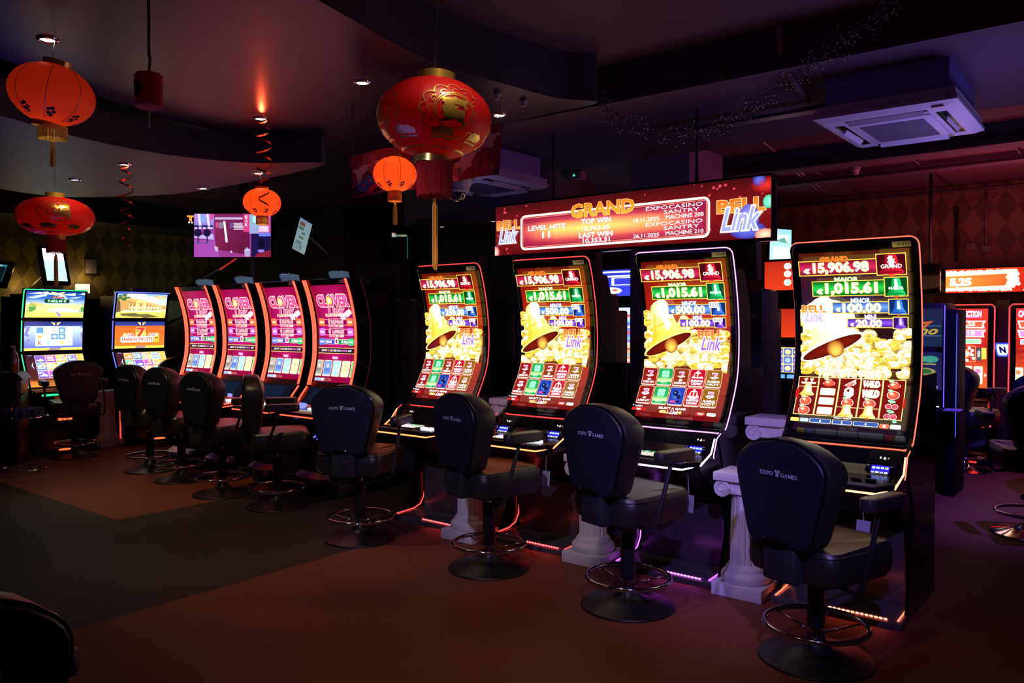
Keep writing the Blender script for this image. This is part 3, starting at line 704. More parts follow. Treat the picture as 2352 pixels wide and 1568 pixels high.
        a.text('FLAMING', 20, 113.5, 54, 121.5, (1.5, .5, .25), .05, (1.5, 1.1, .8), .03); a.text('HOT', 58, 114, 77, 122, (1.5, .5, .25), .05, (1.5, 1.1, .8), .03); a.up()
        a.text('FLAMING', 20, 113.5, 54, 121.5, (1.7, 1.6, 1.4), .0); a.text('HOT', 58, 114, 77, 122, (1.7, 1.6, 1.4), .0); a.up()
        cols = ['obaa', 'arrr', 'wdab', 'xxab', 'aacc']
        for i, cc in enumerate(cols):
            x0 = 1 + i * 19.6; x1 = x0 + 18.6; a.rect(x0 - .5, 122.5, x1 + .5, 164, (1.2, .9, .35)); a.up(); a.rect(x0 + .2, 123.2, x1 - .2, 163.3, K('7a1208')); a.up()
            for j, s in enumerate(cc):
                cx = (x0 + x1) / 2; cy = 128.4 + j * 10.1
                if s == 'a': a.ell(cx, cy + .6, 5.6, 4.6, (1.3, 1.0, .9)); a.up(); a.ell(cx, cy + .6, 5, 4.1, (1.4, .22, .1), (.8, .05, .03), n=16); a.up(); a.ell(cx - 1.5, cy - .8, 1.8, 1.2, (1.6, .9, .6)); a.ell(cx - 2.5, cy - 4, 2.6, 1.2, (.5, 1.2, .5), rot=.3); a.up()
                if s == 'o': a.ell(cx - 2.6, cy, 4.5, 4.4, (1.7, 1.5, 1.2), (1.6, .8, .3)); a.ell(cx + 3, cy, 4.5, 4.4, (1.7, 1.6, 1.3), (1.6, .9, .4)); a.up()
                if s == 'b': a.rect(x0 + .3, cy - 5, x1 - .3, cy - 4.4, (1.2, .9, .35)); a.up(); bell_shape(a, cx - 7, cy - 7.5, cx + 7, cy + 6, (1.6, 1.3, .6), (1.3, .6, .1), (1.7, 1.7, 1.3))
                if s == 'r': a.rrect(cx - 7, cy - 3.8, cx + 7, cy + 3.8, .8, (1.5, 1.1, .6)); a.up(); a.rrect(cx - 6.3, cy - 3.2, cx + 6.3, cy + 3.2, .6, (1.7, 1.65, 1.4)); a.up()
                if s == 'w': a.poly([(cx - 6, cy + 3), (cx + 5, cy - 5), (cx + 5.5, cy), (cx + 2, cy + 4), (cx - 3, cy + 5)], (1.4, 1.2, .9)); a.up(); a.poly([(cx - 4.5, cy + 2.8), (cx + 4.2, cy - 3.6), (cx + 4.3, cy), (cx + 1, cy + 3.2), (cx - 2.5, cy + 3.8)], (1.4, .25, .2)); a.up()
                if s == 'd': a.text('$', cx - 3.2, cy - 4.6, cx + 3.2, cy + 4.6, (1.6, 1.4, .9), .05, (1.7, 1.5, 1.2), .05); a.up()
                if s == 'x': a.text('WILD', cx - 7, cy - 3, cx + 7, cy + 3.4, (1.6, 1.3, .7), .05, (1.7, 1.6, 1.2), .07, shear=.2); a.up()
                if s == 'c':
                    for q in (-2.8, 2.6): a.ell(cx + q, cy + 2.2, 3, 2.7, (1.4, .9, .9)); a.up(); a.ell(cx + q, cy + 2.2, 2.5, 2.2, (1.3, .15, .15), (.8, .02, .1))
                    a.up(); a.ell(cx - .5, cy - 3, 3.4, 1.4, (.4, 1.3, .6), rot=.2); a.poly([(cx - 2.6, cy), (cx + 1, cy - 3), (cx + 1.4, cy - 2.6), (cx - 2, cy + .4)], (.4, 1.0, .4)); a.up()
        a.rrect(-1, 137, 3, 147, .6, K('c02418')); a.rrect(98, 142, 101.5, 152, .6, K('c02418')); a.up()
        a.rrect(0, 168.5, 8, 172.5, .8, (1.5, .9, .15)); a.rrect(9, 168.5, 17, 172.5, .8, (.5, .7, 1.5)); a.up(); a.text('€ 0.01', 10, 169.6, 16, 171.4, WH, .02)
        for x0, x1 in ((18, 38), (39, 57), (58, 80)): a.rrect(x0, 168, x1, 173, 1, (.8, .85, 1.0)); a.up(); a.rrect(x0 + .6, 168.5, x1 - .6, 172.4, 1, K('3a5aa8')); a.up(); a.text('0', (x0 + x1) / 2 - .7, 169.4, (x0 + x1) / 2 + .7, 171.8, WH, .03)
        a.text('INSERT CREDIT', 40, 165, 56, 166.6, WH, .02); a.rrect(81, 169, 89, 173.5, 1, (1.4, .2, .1)); a.rrect(90, 169, 99, 173.5, 1, (1.4, 1.5, 1.6)); a.up(); a.text('1', 84.5, 170, 85.6, 172.6, WH, .04)
        a.ell(93, 165.8, 2, 1.4, (.3, .9, .5))
    return a
# ================================================================== bell machines
BP = Prof([(.25, 2.06), (.305, 1.90), (.355, 1.67), (.37, 1.45), (.345, 1.25), (.245, 1.05), (.16, .925)])
RED = (1.0, .045, .05); ORANGE = (1.0, .13, .07); PINK = (1.0, .38, .95); VIO = (.62, .10, 1.0)
def deck_profile(): return [(-.245, .735), (-.255, .765), (-.235, .782), (-.02, .80), (.06, .84), (.13, .915), (.30, .915), (.30, .60), (-.05, .60), (-.20, .70)]
FOOT = mat('foot_gloss', (.075, .07, .08), .24)
def make_bell(x, label, gtag, led, ledname, floor_led, vals, kind, deckcol):
    t = thing('slot_machine', label, 'slot machine', (x, 4.45, 0), 0, 'tall curved bell game machines')
    hw = .345
    # cabinet: lower body, spine behind the screen
    b = MB(); b.prism([(.30, .035), (.30, .62), (.26, .70), (.26, .90), (.36, 1.0), (.44, 1.3), (.46, 1.6), (.42, 1.95), (.62, 1.95), (.72, 1.7), (.78, .9), (.78, .035)], 'x', -.28, .28)
    b.build('cabinet', SATIN, t)
    for s in (-1, 1):
        sp = MB(); sp.prism([(.12, .035), (.22, .30), (.25, .60), (.16, .72), (.10, .90), (.20, .98), (.30, 1.1), (.40, 1.3), (.80, 1.3), (.80, .035)], 'x', s * .335 - .008, s * .335 + .008); sp.build('side_panel', BLACK, t)
    pl = MB(); pl.prism([(.0, 0), (0, .03), (.012, .042), (.34, .05), (.34, 0)], 'x', -hw, hw); pl.box(-hw, .33, 0, hw, .80, .05)
    for k in range(14): pl.box(-.30, .03 + k * .018, .043, .30, .034 + k * .018, .0465 + k * .0004)
    fp = pl.build('footplate', FOOT, t)
    sl = MB().prism([(.30, .05), (.34, .05), (.31, .24), (.28, .45), (.26, .45), (.28, .24)], 'x', -.29, .29).build('kick_panel', FOOT, t)
    LG = glow('led_' + ledname, led, 2.4); FG = glow('led_floor_' + ledname, floor_led, 3.4)
    for s in (-1, 1):
        path = [(s * .322, .01, .047), (s * .322, .21, .055), (s * .320, .28, .08), (s * .317, .315, .14), (s * .315, .32, .22), (s * .315, .312, .34)]
        MB().tube(path, .0042, 6).build('floor_light_strip', FG, fp)
    dots = MB()
    for k in range(13): dots.ball((-.02 + k * .0235, .008, .046), .0075, 8, 5, (1.3, .7, .6))
    dots.build('front_light_dots', glow('led_dots_' + ledname, tuple(.5 + .5 * v if v > .3 else v for v in floor_led), 12), fp)
    # curved screen unit
    bz = sheet(MB(), BP, -hw, hw, 0, BP.L, -.030, 0, 30, .045).build('screen_bezel', BLACK, t)
    MB().tube(outline(BP, -hw, hw, 0, BP.L, -.013, .045), .0048, 6, closed=True).build('edge_light_strip', LG, bz)
    MB().tube(outline(BP, -hw + .013, hw - .013, .013, BP.L - .013, .001, .036), .0022, 6, closed=True).build('chrome_rim', CHROMED, bz)
    art = bell_picture(vals, kind)
    dx = .298; d0 = .062; d1 = BP.L - .066
    S = lambda u, v, o: BP.S(-dx + u / 100 * 2 * dx, d0 + v / 176 * (d1 - d0), .0012 + o)
    art.build('display', SCREEN, t, S, 34, .00012)
    tg = Art(30, 12); tg.rect(0, 0, 30, 12, (.75, .80, 1.0)); tg.up(); tg.text(gtag, 8, 3.4, 26, 8.8, (.01, .01, .05), .01)
    tg.build('number_label', mat_print(), bz, lambda u, v, o: BP.S(.215 + u / 30 * .095, .020 + v / 12 * .032, .0025 + o), 2)
    # console
    cs = MB(); cs.prism(deck_profile(), 'x', -.27, .27)
    A = [(-.27, 0), (.27, 0)]
    for s in (-1, 1):
        R_ = []
        for (xx, dy) in ((.27, 0), (.335, .10)): R_.append([(s * xx, (y + dy if y < 0 else y), z) for y, z in deck_profile()])
        cs.loft(R_, False)
    con = cs.build('console', BLACK, t)
    path = [(-.335, .03, .90), (-.345, -.03, .82), (-.335, -.14, .762), (-.27, -.252, .748), (.27, -.252, .748), (.335, -.14, .762), (.35, -.03, .82), (.345, .03, .90)]
    MB().tube(path, .005, 6).build('console_light_strip', glow('led_deck_' + ledname, deckcol, 5), con)
    for s in (-1, 1): MB().tube([(s * .352, .10, .925), (s * .350, .05, .90), (s * .352, 0, .80), (s * .345, .02, .785)], .0032, 6).build('side_light_strip', LG, con)
    # touch panel with two rows of bet keys
    ta = Art(60, 36); ta.rect(0, 0, 60, 36, K('6a7a60', .8)); ta.up()
    for i in range(5):
        for j in range(2): ta.rrect(1.5 + i * 11.6, 11 + j * 12, 11.5 + i * 11.6, 21 + j * 12, 2.5, (1.3, 1.2, 1.1)); ta.up(); ta.rrect(2.5 + i * 11.6, 12.2 + j * 12, 10.5 + i * 11.6, 19.8 + j * 12, 2, K('d89a90', .9))
        ta.rrect(2 + i * 11.6, 2, 10.5 + i * 11.6, 8, 1, K(('e03020', 'f0e0c0', '40d0a0', '30b060', 'e0e0d0')[i], 1.1))
    MB().box(-.20, -.205, .782, .08, -.03, .796, .003).build('touch_panel', BLACK, con)
    ta.build('touch_display', SCREEN, con, lambda u, v, o: (-.19 + u / 60 * .26, -.035 - v / 36 * .16, .7968 + o), 0)
    # padded wrist rest
    MB().box(-.26, -.245, .775, .27, -.20, .787, .005).build('wrist_rest', mat('wrist_pad', (.12, .10, .09), .6), con)
    for s in (-1, 1):
        u = MB(); u.prism([(-.01, .80), (.13, .915), (.145, .915), (.145, .80)], 'x', s * .225 - .075, s * .225 + .075); uo = u.build('note_acceptor', BLACK, con)
        bx = Art(40, 30); bx.rect(0, 0, 40, 30, K('2818c0', 1.4)); bx.up()
        for q in range(4): bx.rect(2 + q * 9.5, 4, 9 + q * 9.5, 9, (.5, .9, 1.7)); bx.rect(2 + q * 9.5, 16, 9 + q * 9.5, 26, (.7, 1.1, 1.7) if q % 2 else (.35, .5, 1.7))
        bx.build('lit_slot', mat_s2(), uo, lambda p, q, o, s=s: (s * .225 - .045 + p / 40 * .09, .045 - .0045 - q / 30 * .06 - o, .848 - .004 - q / 30 * .052 + o), 0)
        for q in (-1, 1): MB().cyl((s * .225 + q * .05, .02, .835), (s * .225 + q * .067, .02, .835), .013, 10).build('roller', CHROMED, uo)
        ic = Art(30, 10); ic.ell(10, 4, 2, 2.6, WH); ic.ell(19, 3, 1.6, 1.6, WH); ic.up(); ic.rect(16.5, 5, 21.5, 8, WH); ic.ell(27, 5, 2.2, 2.2, (.35, .25, .15))
        ic.build('status_icons', SCREEN, uo, lambda p, q, o, s=s: (s * .225 - .035 + p / 30 * .07, .092 - q / 10 * .018 - .003 - o, .8865 - q / 10 * .0165 + o), 0)
    for q in (.13, .20):
        MB().box(q, -.175, .788, q + .05, -.135, .806, .007).build('push_button', glow('button_white', (.75, .9, 1), 2.4) if kind != 'reels' else BLACK, con)
    # maker's mark on the belly door
    el = Art(40, 16); el.text('EGT', 6, 4.5, 20, 11, K('b07a5a', .55), .0)
    for k in range(18):
        a0, a1 = -1.2 + k * .19, -1.2 + (k + 1) * .19; t0 = 1.6 * math.sin(PI * k / 18) + .2; t1 = 1.6 * math.sin(PI * (k + 1) / 18) + .2
        el.poly([(18 + 19 * math.cos(a0), 7 + 6.5 * math.sin(a0)), (18 + 19 * math.cos(a1), 7 + 6.5 * math.sin(a1)), (18 + (19 - t1 * 1.6) * math.cos(a1), 7 + (6.5 - t1) * math.sin(a1)), (18 + (19 - t0 * 1.6) * math.cos(a0), 7 + (6.5 - t0) * math.sin(a0))], K('b05a30', .5))
    el.ell(27, 7, 3, 3.6, K('b05a30', .5))
    dr = MB().box(-.24, .262, .47, .24, .30, .66, .01).build('belly_door', BLACK, t)
    el.build('maker_mark', mat_print(), dr, lambda u, v, o: (.0 + u / 40 * .19, .2605 - o, .64 - v / 16 * .085), 0)
    for q in (.12, .17): MB().cyl((q, .255, .69), (q, .262, .69), .006, 8).build('lock', CHROME, t)
    return t
def mat_print(): return vmat('printed_label', 'print', rough=.5)
def mat_s2(): return vmat('screen_picture_slot', 'emit', 1.6)
RDECK = (1.0, .17, .05)
bells = [
 (-1.31, 'tall curved slot machine tagged G 211 showing fruit reels, nearest on the right', 'G 211', ORANGE, 'orange', ORANGE, ('15,906.98', '1,015.61', '100.00', '20.00'), 'reels', (1, .36, .14)),
 (-2.36, 'tall curved slot machine tagged G 210 with violet pink edge lights', 'G 210', PINK, 'pink', VIO, ('15,906.98', '1,015.61', '500.00', '100.00'), 'menu', (1, .8, 1)),
 (-3.415, 'tall curved red lit slot machine tagged G 209 below the left end of the banner', 'G 209', RED, 'red', RED, ('15,906.98', '1,015.61', '500.00', '100.00'), 'menu', RDECK),
 (-4.43, 'tall curved red lit slot machine tagged G 208, showing 250.00 and 50.00', 'G 208', RED, 'red', RED, ('15,906.98', '1,015.61', '250.00', '50.00'), 'menu', RDECK)]
for b_ in bells: make_bell(*b_)
for i, (x, lab) in enumerate([(-1.08, 'paper note on a string behind the right armrest of the nearest stool'), (-2.02, 'paper note on a string above the violet lit footplate'), (-3.09, 'paper note on a string by the maker emblem, left of the second nearest stool')]):
    nt_ = MB().box(-.032, -.001, -.10, .032, .001, 0); o = nt_.build('paper_note', PAPERTAG); o.location = (x, 4.24 if i == 2 else 4.15, .62); o.rotation_euler = (0, .06, .1); tag(o, lab, 'note', 'service notes on the machines')
    MB().tube([(0, 0, 0), (-.01, .01, .05), (-.03, .05, .10)], .0015, 5).build('string', WHITEP, o)
# ================================================================== overhead banner screen
def banner():
    t = thing('banner_screen', 'wide red overhead jackpot screen reading GRAND, TOP WIN and LAST WIN', 'screen', (-3.0125, 5.0, 2.135))
    MB().box(-1.145, 0, -.012, 1.145, .09, .415, .004).build('housing', BLACK, t)
    for s in (-.6, .6): MB().cyl((s, .05, .40), (s, .05, 1.165), .012, 8).build('hanging_rod', SATIN, t)
    a = Art(1138, 200); D1, D2 = K('3a0608'), K('8a0e14')
    a.rect(0, 0, 1138, 100, D1, D2); a.rect(0, 100, 1138, 200, D2, K('5a080a')); a.up()
    R = random.Random(4)
    for i in range(46):
        x, y = (R.choice([R.uniform(0, 200), R.uniform(880, 1130), R.uniform(0, 1138)]), R.uniform(2, 195)); r = R.uniform(2, 7); a.ell(x, y, r, r, (1.3, .12, .16), D2, n=8)
    for k in range(40): a.rect(0, k * 5, 1138, k * 5 + 1.2, (.10, .01, .015)); 
    a.up()
    a.rrect(128, 46, 930, 186, 22, (1.7, 1.3, 1.1)); a.up(); a.rrect(136, 54, 922, 178, 16, (.55, .02, .04)); a.up()
    x0, x1, y0, y1 = 140, 918, 58, 174
    xs = [x0, 200, 300, 420, 560, 700, 800, 880, x1]; ci = [.25, .55, .95, 1, .95, .8, .5, .2, .0]; hy = [y0, 78, 98, 116, 134, 154, y1]; vi = [0, .25, .8, 1, .75, .3, .05]
    def cc(i, j): v = ci[i] * vi[j]; return (.28 + 1.3 * v, .01 + .75 * v * v, .05 + .12 * v)
    for i in range(8):
        for j in range(6): a.poly([(xs[i], hy[j]), (xs[i + 1], hy[j]), (xs[i + 1], hy[j + 1]), (xs[i], hy[j + 1])], None, [cc(i, j), cc(i + 1, j), cc(i + 1, j + 1), cc(i, j + 1)])
    a.up(); a.frame(x0, y0, x1, y1, 1.5, (.9, .5, .3)); a.up()
    a.text('GRAND', 372, 26, 640, 74, (1.2, .20, .01), .03, (1.4, .75, .2), .022, c2=(1.3, .42, .03)); a.up()
    def T(s, a0, b0, a1, b1, o=.02): a.text(s, a0, b0, a1, b1, WH, o, (.35, .02, .08), .015); a.up()
    T('TOP WIN', 417, 84, 545, 102, .03); T('15,763.65', 420, 112, 540, 131); T('LAST WIN', 408, 136, 552, 154, .03); T('10,353.31', 425, 158, 541, 177)
    T('LEVEL HITS', 168, 92, 345, 110); T('11', 238, 120, 272, 143)
    for k, s in enumerate(('18.11.2025', '26.11.2025')):
        yb = 60 + k * 57; a.text('EXPOCASINO', 690, yb + 3, 905, yb + 16, (1.3, 1.3, 1.4), 0, (.05, 0, .02), .01); a.text('SANTRY', 760, yb + 20, 893, yb + 33, (1.3, 1.3, 1.4), 0, (.05, 0, .02), .01); a.up()
        a.text(s, 640, yb + 40, 742, yb + 53, WH, .0); a.text('MACHINE %s' % ('208', '210')[k], 768, yb + 38, 908, yb + 52, WH, .0)
    a.up()
    a.text('BELL', 12, 62, 124, 96, (1.2, .14, .01), .04, (1.4, .85, .4), .025, c2=(1.3, .32, .04)); a.text('Link', 22, 92, 110, 150, (.35, .40, 1.1), .02, (1.5, 1.4, 1.5), .05, shear=.35); a.up()
    a.text('BELL', 960, 68, 1118, 108, (1.2, .14, .01), .04, (1.4, .85, .4), .025, c2=(1.3, .32, .04)); a.up()
    a.ell(1062, 172, 60, 28, K('6a70e8', 1.1), K('3a38a0'), n=20); a.ell(1066, 130, 34, 44, K('9aa0ff', 1.2), K('5a58c8'), n=18); a.up()
    a.text('Link', 974, 96, 1100, 168, (.35, .40, 1.1), .02, (1.5, 1.4, 1.5), .05, shear=.35); a.up()
    a.ell(1124, 30, 52, 26, K('e03028', 1.1), K('7a0c10'), n=18); a.ell(1100, 12, 22, 20, K('5a78f0', 1.1), K('302880'), n=14); a.ell(1132, 84, 20, 22, (.3, 1.2, .8), (.05, .5, .3), n=12); a.ell(1120, 190, 34, 20, (1.4, .9, .6), (1.0, .2, .15), n=12); a.ell(4, 186, 18, 24, (1.6, .9, .8), (1.2, .1, .1), n=14)
    a.build('led_picture', SCREEN, t, lambda u, v, o: (-1.1375 + u / 1138 * 2.275, -.0015 - o, .398 - v / 200 * .392), 0)
banner()
# ================================================================== clover machines
CP = Prof([(-.01, 2.0), (.055, 1.84), (.105, 1.62), (.118, 1.42), (.105, 1.22), (.045, 1.0)])
def clover_picture():
    a = Art(100, 200)
    for i in range(5):
        for j in range(8):
            def c(u, v):
                d = math.hypot((u - .5) * 1.1, (v - .42) * 1.1); m_ = max(0, 1 - d * 1.15); return (.17 + .62 * m_ + .05 * math.sin(u * 9 + v * 14), .0 + .012 * m_, .030 + .32 * m_ * m_)
            q = [(i / 5, j / 8), ((i + 1) / 5, j / 8), ((i + 1) / 5, (j + 1) / 8), (i / 5, (j + 1) / 8)]
            a.poly([(u * 100, v * 200) for u, v in q], None, [c(u, v) for u, v in q])
    a.up()
    R = random.Random(2)
    for k in range(12):
        x, y, r = R.uniform(5, 95), R.uniform(0, 200), R.uniform(4, 9)
        for q in range(3): a.ell(x + r * math.cos(q * 2.1), y + r * math.sin(q * 2.1), r * .8, r * .8, (.34, .0, .10))
    a.up()
    a.text('CLOVER', 8, 22, 92, 44, (1.3, .12, .5), .05, (1.5, 1.0, .75), .055, c2=(1.0, .05, .3)); a.up()
    a.ell(41, 33, 8.5, 9, (1.5, 1.3, .3), (.9, .7, .05), n=10); a.up(); a.ell(41, 33, 5, 5.5, (1.6, 1.6, .8)); a.up()
    a.text('Link', 34, 45, 76, 63, (1.2, .1, .4), .02, (1.5, .9, .7), .05, shear=.2); a.text('PLUS HOT', 24, 60, 62, 66, (1.5, 1.0, .6), .04, (.9, .2, .2), .02); a.up()
    a.text('Xtreme', 62, 54, 96, 68, (1.6, 1.5, 1.6), .05, (1.2, .3, .4), .04, rot=-.5); a.up()
    def flower(x, y, r, c, c2):
        for q in range(4): a.ell(x + r * .45 * math.cos(q * PI / 2 + .78), y + r * .45 * math.sin(q * PI / 2 + .78), r * .62, r * .55, c2, c2, n=10)
        a.up(); a.ell(x, y, r * .7, r * .5, c, c2, n=12); a.up(); a.rect(x - r * .6, y - r * .12, x + r * .6, y + r * .15, (1.5, 1.3, 1.2)); a.up()
    for y, t, c, c2, s in ((77, '€ 24,540.69', (1.5, .7, .4), (1.3, .25, .06), '90'), (97, '€ 1,008.29', (1.2, .7, 1.5), (.8, .2, 1.1), '')):
        a.rrect(12, y - 5.5, 88, y + 6.5, 3, (1.4, .8, .7)); a.up(); a.rrect(13, y - 4.6, 87, y + 5.6, 3, (.35, .0, .12)); a.up()
        a.rrect(30, y - 7, 70, y + 6, 2, (1.3, .7, .7)); a.up(); a.rrect(31, y - 6, 69, y + 5, 2, (.40, .0, .14)); a.up()
        a.text(t, 29, y - 4, 71, y + 3.6, (1.0, .45, .55), .06, (1.6, 1.4, 1.2), .03); a.up()
        a.rrect(30, y + 6, 70, y + 10.5, 1, (1.5, .9, .8)); a.up(); a.rect(31, y + 6.8, 50, y + 9.8, (1.0, .2, .4)); a.rect(54, y + 7, 60, y + 9.5, (.8, .1, .1)); a.up()
        flower(11, y, 9.5, c, c2); flower(89, y, 9.5, c, c2)
    y = 117
    for x0, x1, c, t in ((8, 44, K('2840d0', 1.1), '€ 200.00'), (56, 92, K('10a048', 1.1), '€ 50.00')):
        a.rrect(x0, y - 5.5, x1, y + 5, 2, (1.3, 1.0, .8)); a.up(); a.rrect(x0 + .8, y - 4.7, x1 - .8, y + 4.2, 2, c); a.up(); a.text(t, x0 + 8, y - 3, x1 - 7, y + 2.6, (1.4, 1.4, 1.6), .05)
    a.rect(46, y - 8, 54, y + 5, (1.5, 1.4, 1.4)); a.up(); a.rect(48, y - 5, 52, y + 3, (.5, 0, .1)); a.up()
    flower(9, y, 8.5, (.5, .7, 1.6), (.15, .25, 1.1)); flower(91, y, 8.5, (.4, 1.5, .7), (.05, .8, .25))
    a.rect(0, 129, 100, 141, (1.4, 1.1, .3)); a.up(); a.rect(0, 130, 100, 140, (.06, .01, .04)); a.up(); a.text('LAST HIT', 9, 133, 24, 137, WH, .03); a.text('26.11.2025 12:10', 33, 133, 62, 137, WH, .03); a.text('€1,091.41', 64, 133, 80, 137, (1.5, .4, 1.2), .03); a.text('# 107', 83, 133, 92, 137, WH, .03); a.ell(28.5, 135, 2.5, 2.2, (1.3, .3, .2))
    a.up(); a.text('€ 0.01', 41, 147, 55, 152, (1.5, 1.1, 1.4), .05, (1.4, .3, 1.2), .04); a.up()
    cards = [((.6, .6, .5), (.25, .25, .22), (1.2, 1.1, .8)), ((.25, .5, 1.5), (.1, .2, .9), (1.5, 1.2, .2)), ((.5, 1.0, 1.5), (.8, 1.4, 1.5), (1.3, 1.5, 1.5)), ((1.5, 1.4, .7), (1.4, 1.2, .5), (1.5, .4, .1)), ((.2, 1.0, .4), (.05, .6, .2), (1, 1.4, .6))]
    for i, (c, c2, m_) in enumerate(cards):
        x0 = -4 + i * 25; x1 = x0 + 20
        a.rrect(x0 - .8, 155, x1 + .8, 188, 2, (1.4, 1.2, .7)); a.up(); a.rrect(x0, 156, x1, 186, 2, c); a.up(); a.rect(x0 + 1, 172, x1 - 1, 184, c2, c); a.ell(x0 + 10, 166, 5, 5.5, m_, c, n=10); a.up()
        for q in range(4): a.ell(x0 + 3.4 + q * 4.4, 185.5, 1.6, 1.2, (1.2, 1.3, 1.5))
    a.up()
    for i in range(3): a.rrect(2 + i * 9, 192, 10 + i * 9, 198, 1, ((.4, .8, 1.5), (.5, .8, 1.5), (1.4, 1.5, 1.5))[i])
    a.rrect(30, 193, 46, 197, .8, (1.2, .5, .3)); a.up(); a.rrect(31, 193.6, 45, 196.4, .8, (.25, .02, .02))
    return a
def make_clover(label):
    t = thing('slot_machine', label, 'slot machine', (0, 4.75, 0), 0, 'red edged clover machines in a row')
    hw = .335
    MB().prism([(.04, .02), (.03, .50), (-.20, .66), (.0, .95), (.10, 1.1), (.17, 1.4), (.12, 1.8), (.06, 1.96), (.5, 1.96), (.55, .02)], 'x', -.29, .29).build('cabinet', SATIN, t)
    sc = sheet(MB(), CP, -.292, .292, 0, CP.L, -.03, 0, 24).build('screen_bezel', BLACK, t)
    d0, d1 = .055, CP.L - .035
    clover_art.build('display', vmat('screen_picture_clover', 'emit', 1.0), t, lambda u, v, o: CP.S(-.262 + u / 100 * .524, d0 + v / 200 * (d1 - d0), .0012 + o), 30, .00012)
    CG = glow('led_clover', (1.0, .055, .025), 4)
    CQ = Prof([(-.035, 2.0), (.025, 1.84), (.075, 1.62), (.088, 1.42), (.075, 1.22), (.015, 1.0)])
    for s in (-1, 1):
        a0, a1 = (.292, .332)
        fin = MB(); N = 26; vs = []; fs = []
        for i in range(N + 1):
            p, n = CQ.at(CQ.L * i / N); vs += [(s * .292, p.x, p.y), (s * .335, p.x, p.y), (s * .335, p.x + .16, p.y), (s * .292, p.x + .16, p.y)]
        for i in range(N):
            for k in range(4): fs.append((i * 4 + k, i * 4 + (k + 1) % 4, i * 4 + 4 + (k + 1) % 4, i * 4 + 4 + k))
        fs += [(0, 1, 2, 3), (N * 4, N * 4 + 1, N * 4 + 2, N * 4 + 3)]
        fo = fin.add(vs, fs).build('side_fin', BLACK, t)
        st = MB(); vs = []; fs = []
        for i in range(N + 1):
            p, n = CQ.at(CQ.L * i / N); vs += [(s * .294, p.x - .002, p.y), (s * .326, p.x - .002, p.y)]
        # lit face also turns the inner corner
        for i in range(N): fs.append((2 * i, 2 * i + 1, 2 * i + 3, 2 * i + 2))
        st.add(vs, fs)
        vs = []; fs = []
        for i in range(N + 1):
            p, n = CQ.at(CQ.L * i / N); vs += [(s * .2915, p.x - .002, p.y), (s * .2915, p.x + .022, p.y)]
        for i in range(N): fs.append((2 * i, 2 * i + 1, 2 * i + 3, 2 * i + 2))
        st.add(vs, fs); st.build('side_light', CG, fo)
        MB().tube([(s * .336, CQ.at(CQ.L * i / N)[0].x + .158, CQ.at(CQ.L * i / N)[0].y) for i in range(N + 1)], .0015, 5).build('rear_light_line', glow('led_dim_red', (.5, .02, .02), .5), fo)
        ln = MB().tube([(s * .318, .012, .985), (s * .318, -.06, .90), (s * .318, -.12, .82), (s * .318, -.16, .79), (s * .318, -.30, .775)], .008, 6); ln.build('console_side_light', CG, fo)
    # lower dark panel and console
    cs = MB().prism([(.03, .99), (-.10, .83), (-.17, .80), (-.31, .775), (-.325, .755), (-.32, .735), (-.22, .69), (-.05, .60), (.30, .60), (.30, .99)], 'x', -.315, .315).build('console', BLACK, t)
    pn = Art(10, 6); pn.rect(0, 0, 10, 6, (.003, .005, .012)); pn.rect(1, .6, 7.6, 5.4, (.005, .012, .03)); pn.build('message_display', SCREEN, cs, lambda u, v, o: (-.26 + u / 10 * .52, .025 - v / 6 * .12 - .004 - o, .985 - v / 6 * .148 - .002 + o), 0)
    MB().tube([(-.318, -.20, .755), (-.318, -.31, .748), (-.29, -.330, .745), (.29, -.330, .745), (.318, -.31, .748), (.318, -.20, .755)], .0055, 6).build('console_light_strip', CG, cs)
    for q, w2 in ((-.24, .06), (-.02, .06), (.20, .06)):
        MB().box(q, -.215, .795, q + w2, -.165, .814, .008).build('push_button', glow('button_white', (.75, .9, 1), 2.4), cs)
    for k in range(6): MB().lathe([(.012, 0), (.012, .012), (.008, .014)], (-.13 + k * .042, -.25, .785), 10).build('button', glow('button_pale', (.7, .6, .5), .6), cs)
    MB().prism([(-.13, .835), (-.165, .80), (-.20, .80), (-.16, .85)], 'x', -.20, -.12).build('note_slot', glow('slot_blue', (.20, .22, 1), 1.6), cs)
    MB().box(.14, -.15, .83, .21, -.135, .865, .004).build('ticket_slot', glow('slot_blue', (.20, .22, 1), 1.6), cs)
    # blue winged emblem under the console
    em = MB()
    for s in (-1, 1):
        em.tube([(s * .04, .015, .60), (s * .10, .015, .61), (s * .15, .015, .54), (s * .22, .015, .50)], .009, 6)
        em.tube([(s * .04, .015, .57), (s * .08, .015, .58), (s * .12, .015, .52), (s * .18, .015, .48)], .004, 6)
    em.build('lit_emblem', glow('emblem_blue', (.10, .12, 1), 2.2), t)
    MB().box(-.012, .018, .52, .012, .03, .60, .004).build('emblem_centre', glow('emblem_white', (.8, .9, 1), 2.2), t)
    # foot rest: chequered plate with chrome corners
    MB().box(-.31, -.10, 0, .31, .5, .10, .01).build('plinth', MATTE, t)
    fr = MB(); N = 12; vs = []; fs = []
    for i in range(N + 1):
        x = -.27 + .46 * i / N; y = -.17 - .04 * math.sin(PI * i / N)
        vs += [(x, y, .165), (x, y + .075, .205), (x, y + .08, .19), (x, y + .005, .15)]
    for i in range(N):
        for k in range(4): fs.append((i * 4 + k, i * 4 + (k + 1) % 4, i * 4 + 4 + (k + 1) % 4, i * 4 + 4 + k))
    fs += [(0, 1, 2, 3), (N * 4 + 3, N * 4 + 2, N * 4 + 1, N * 4)]
    fr.add(vs, fs).box(-.04, -.16, .09, .04, .02, .16, .004)
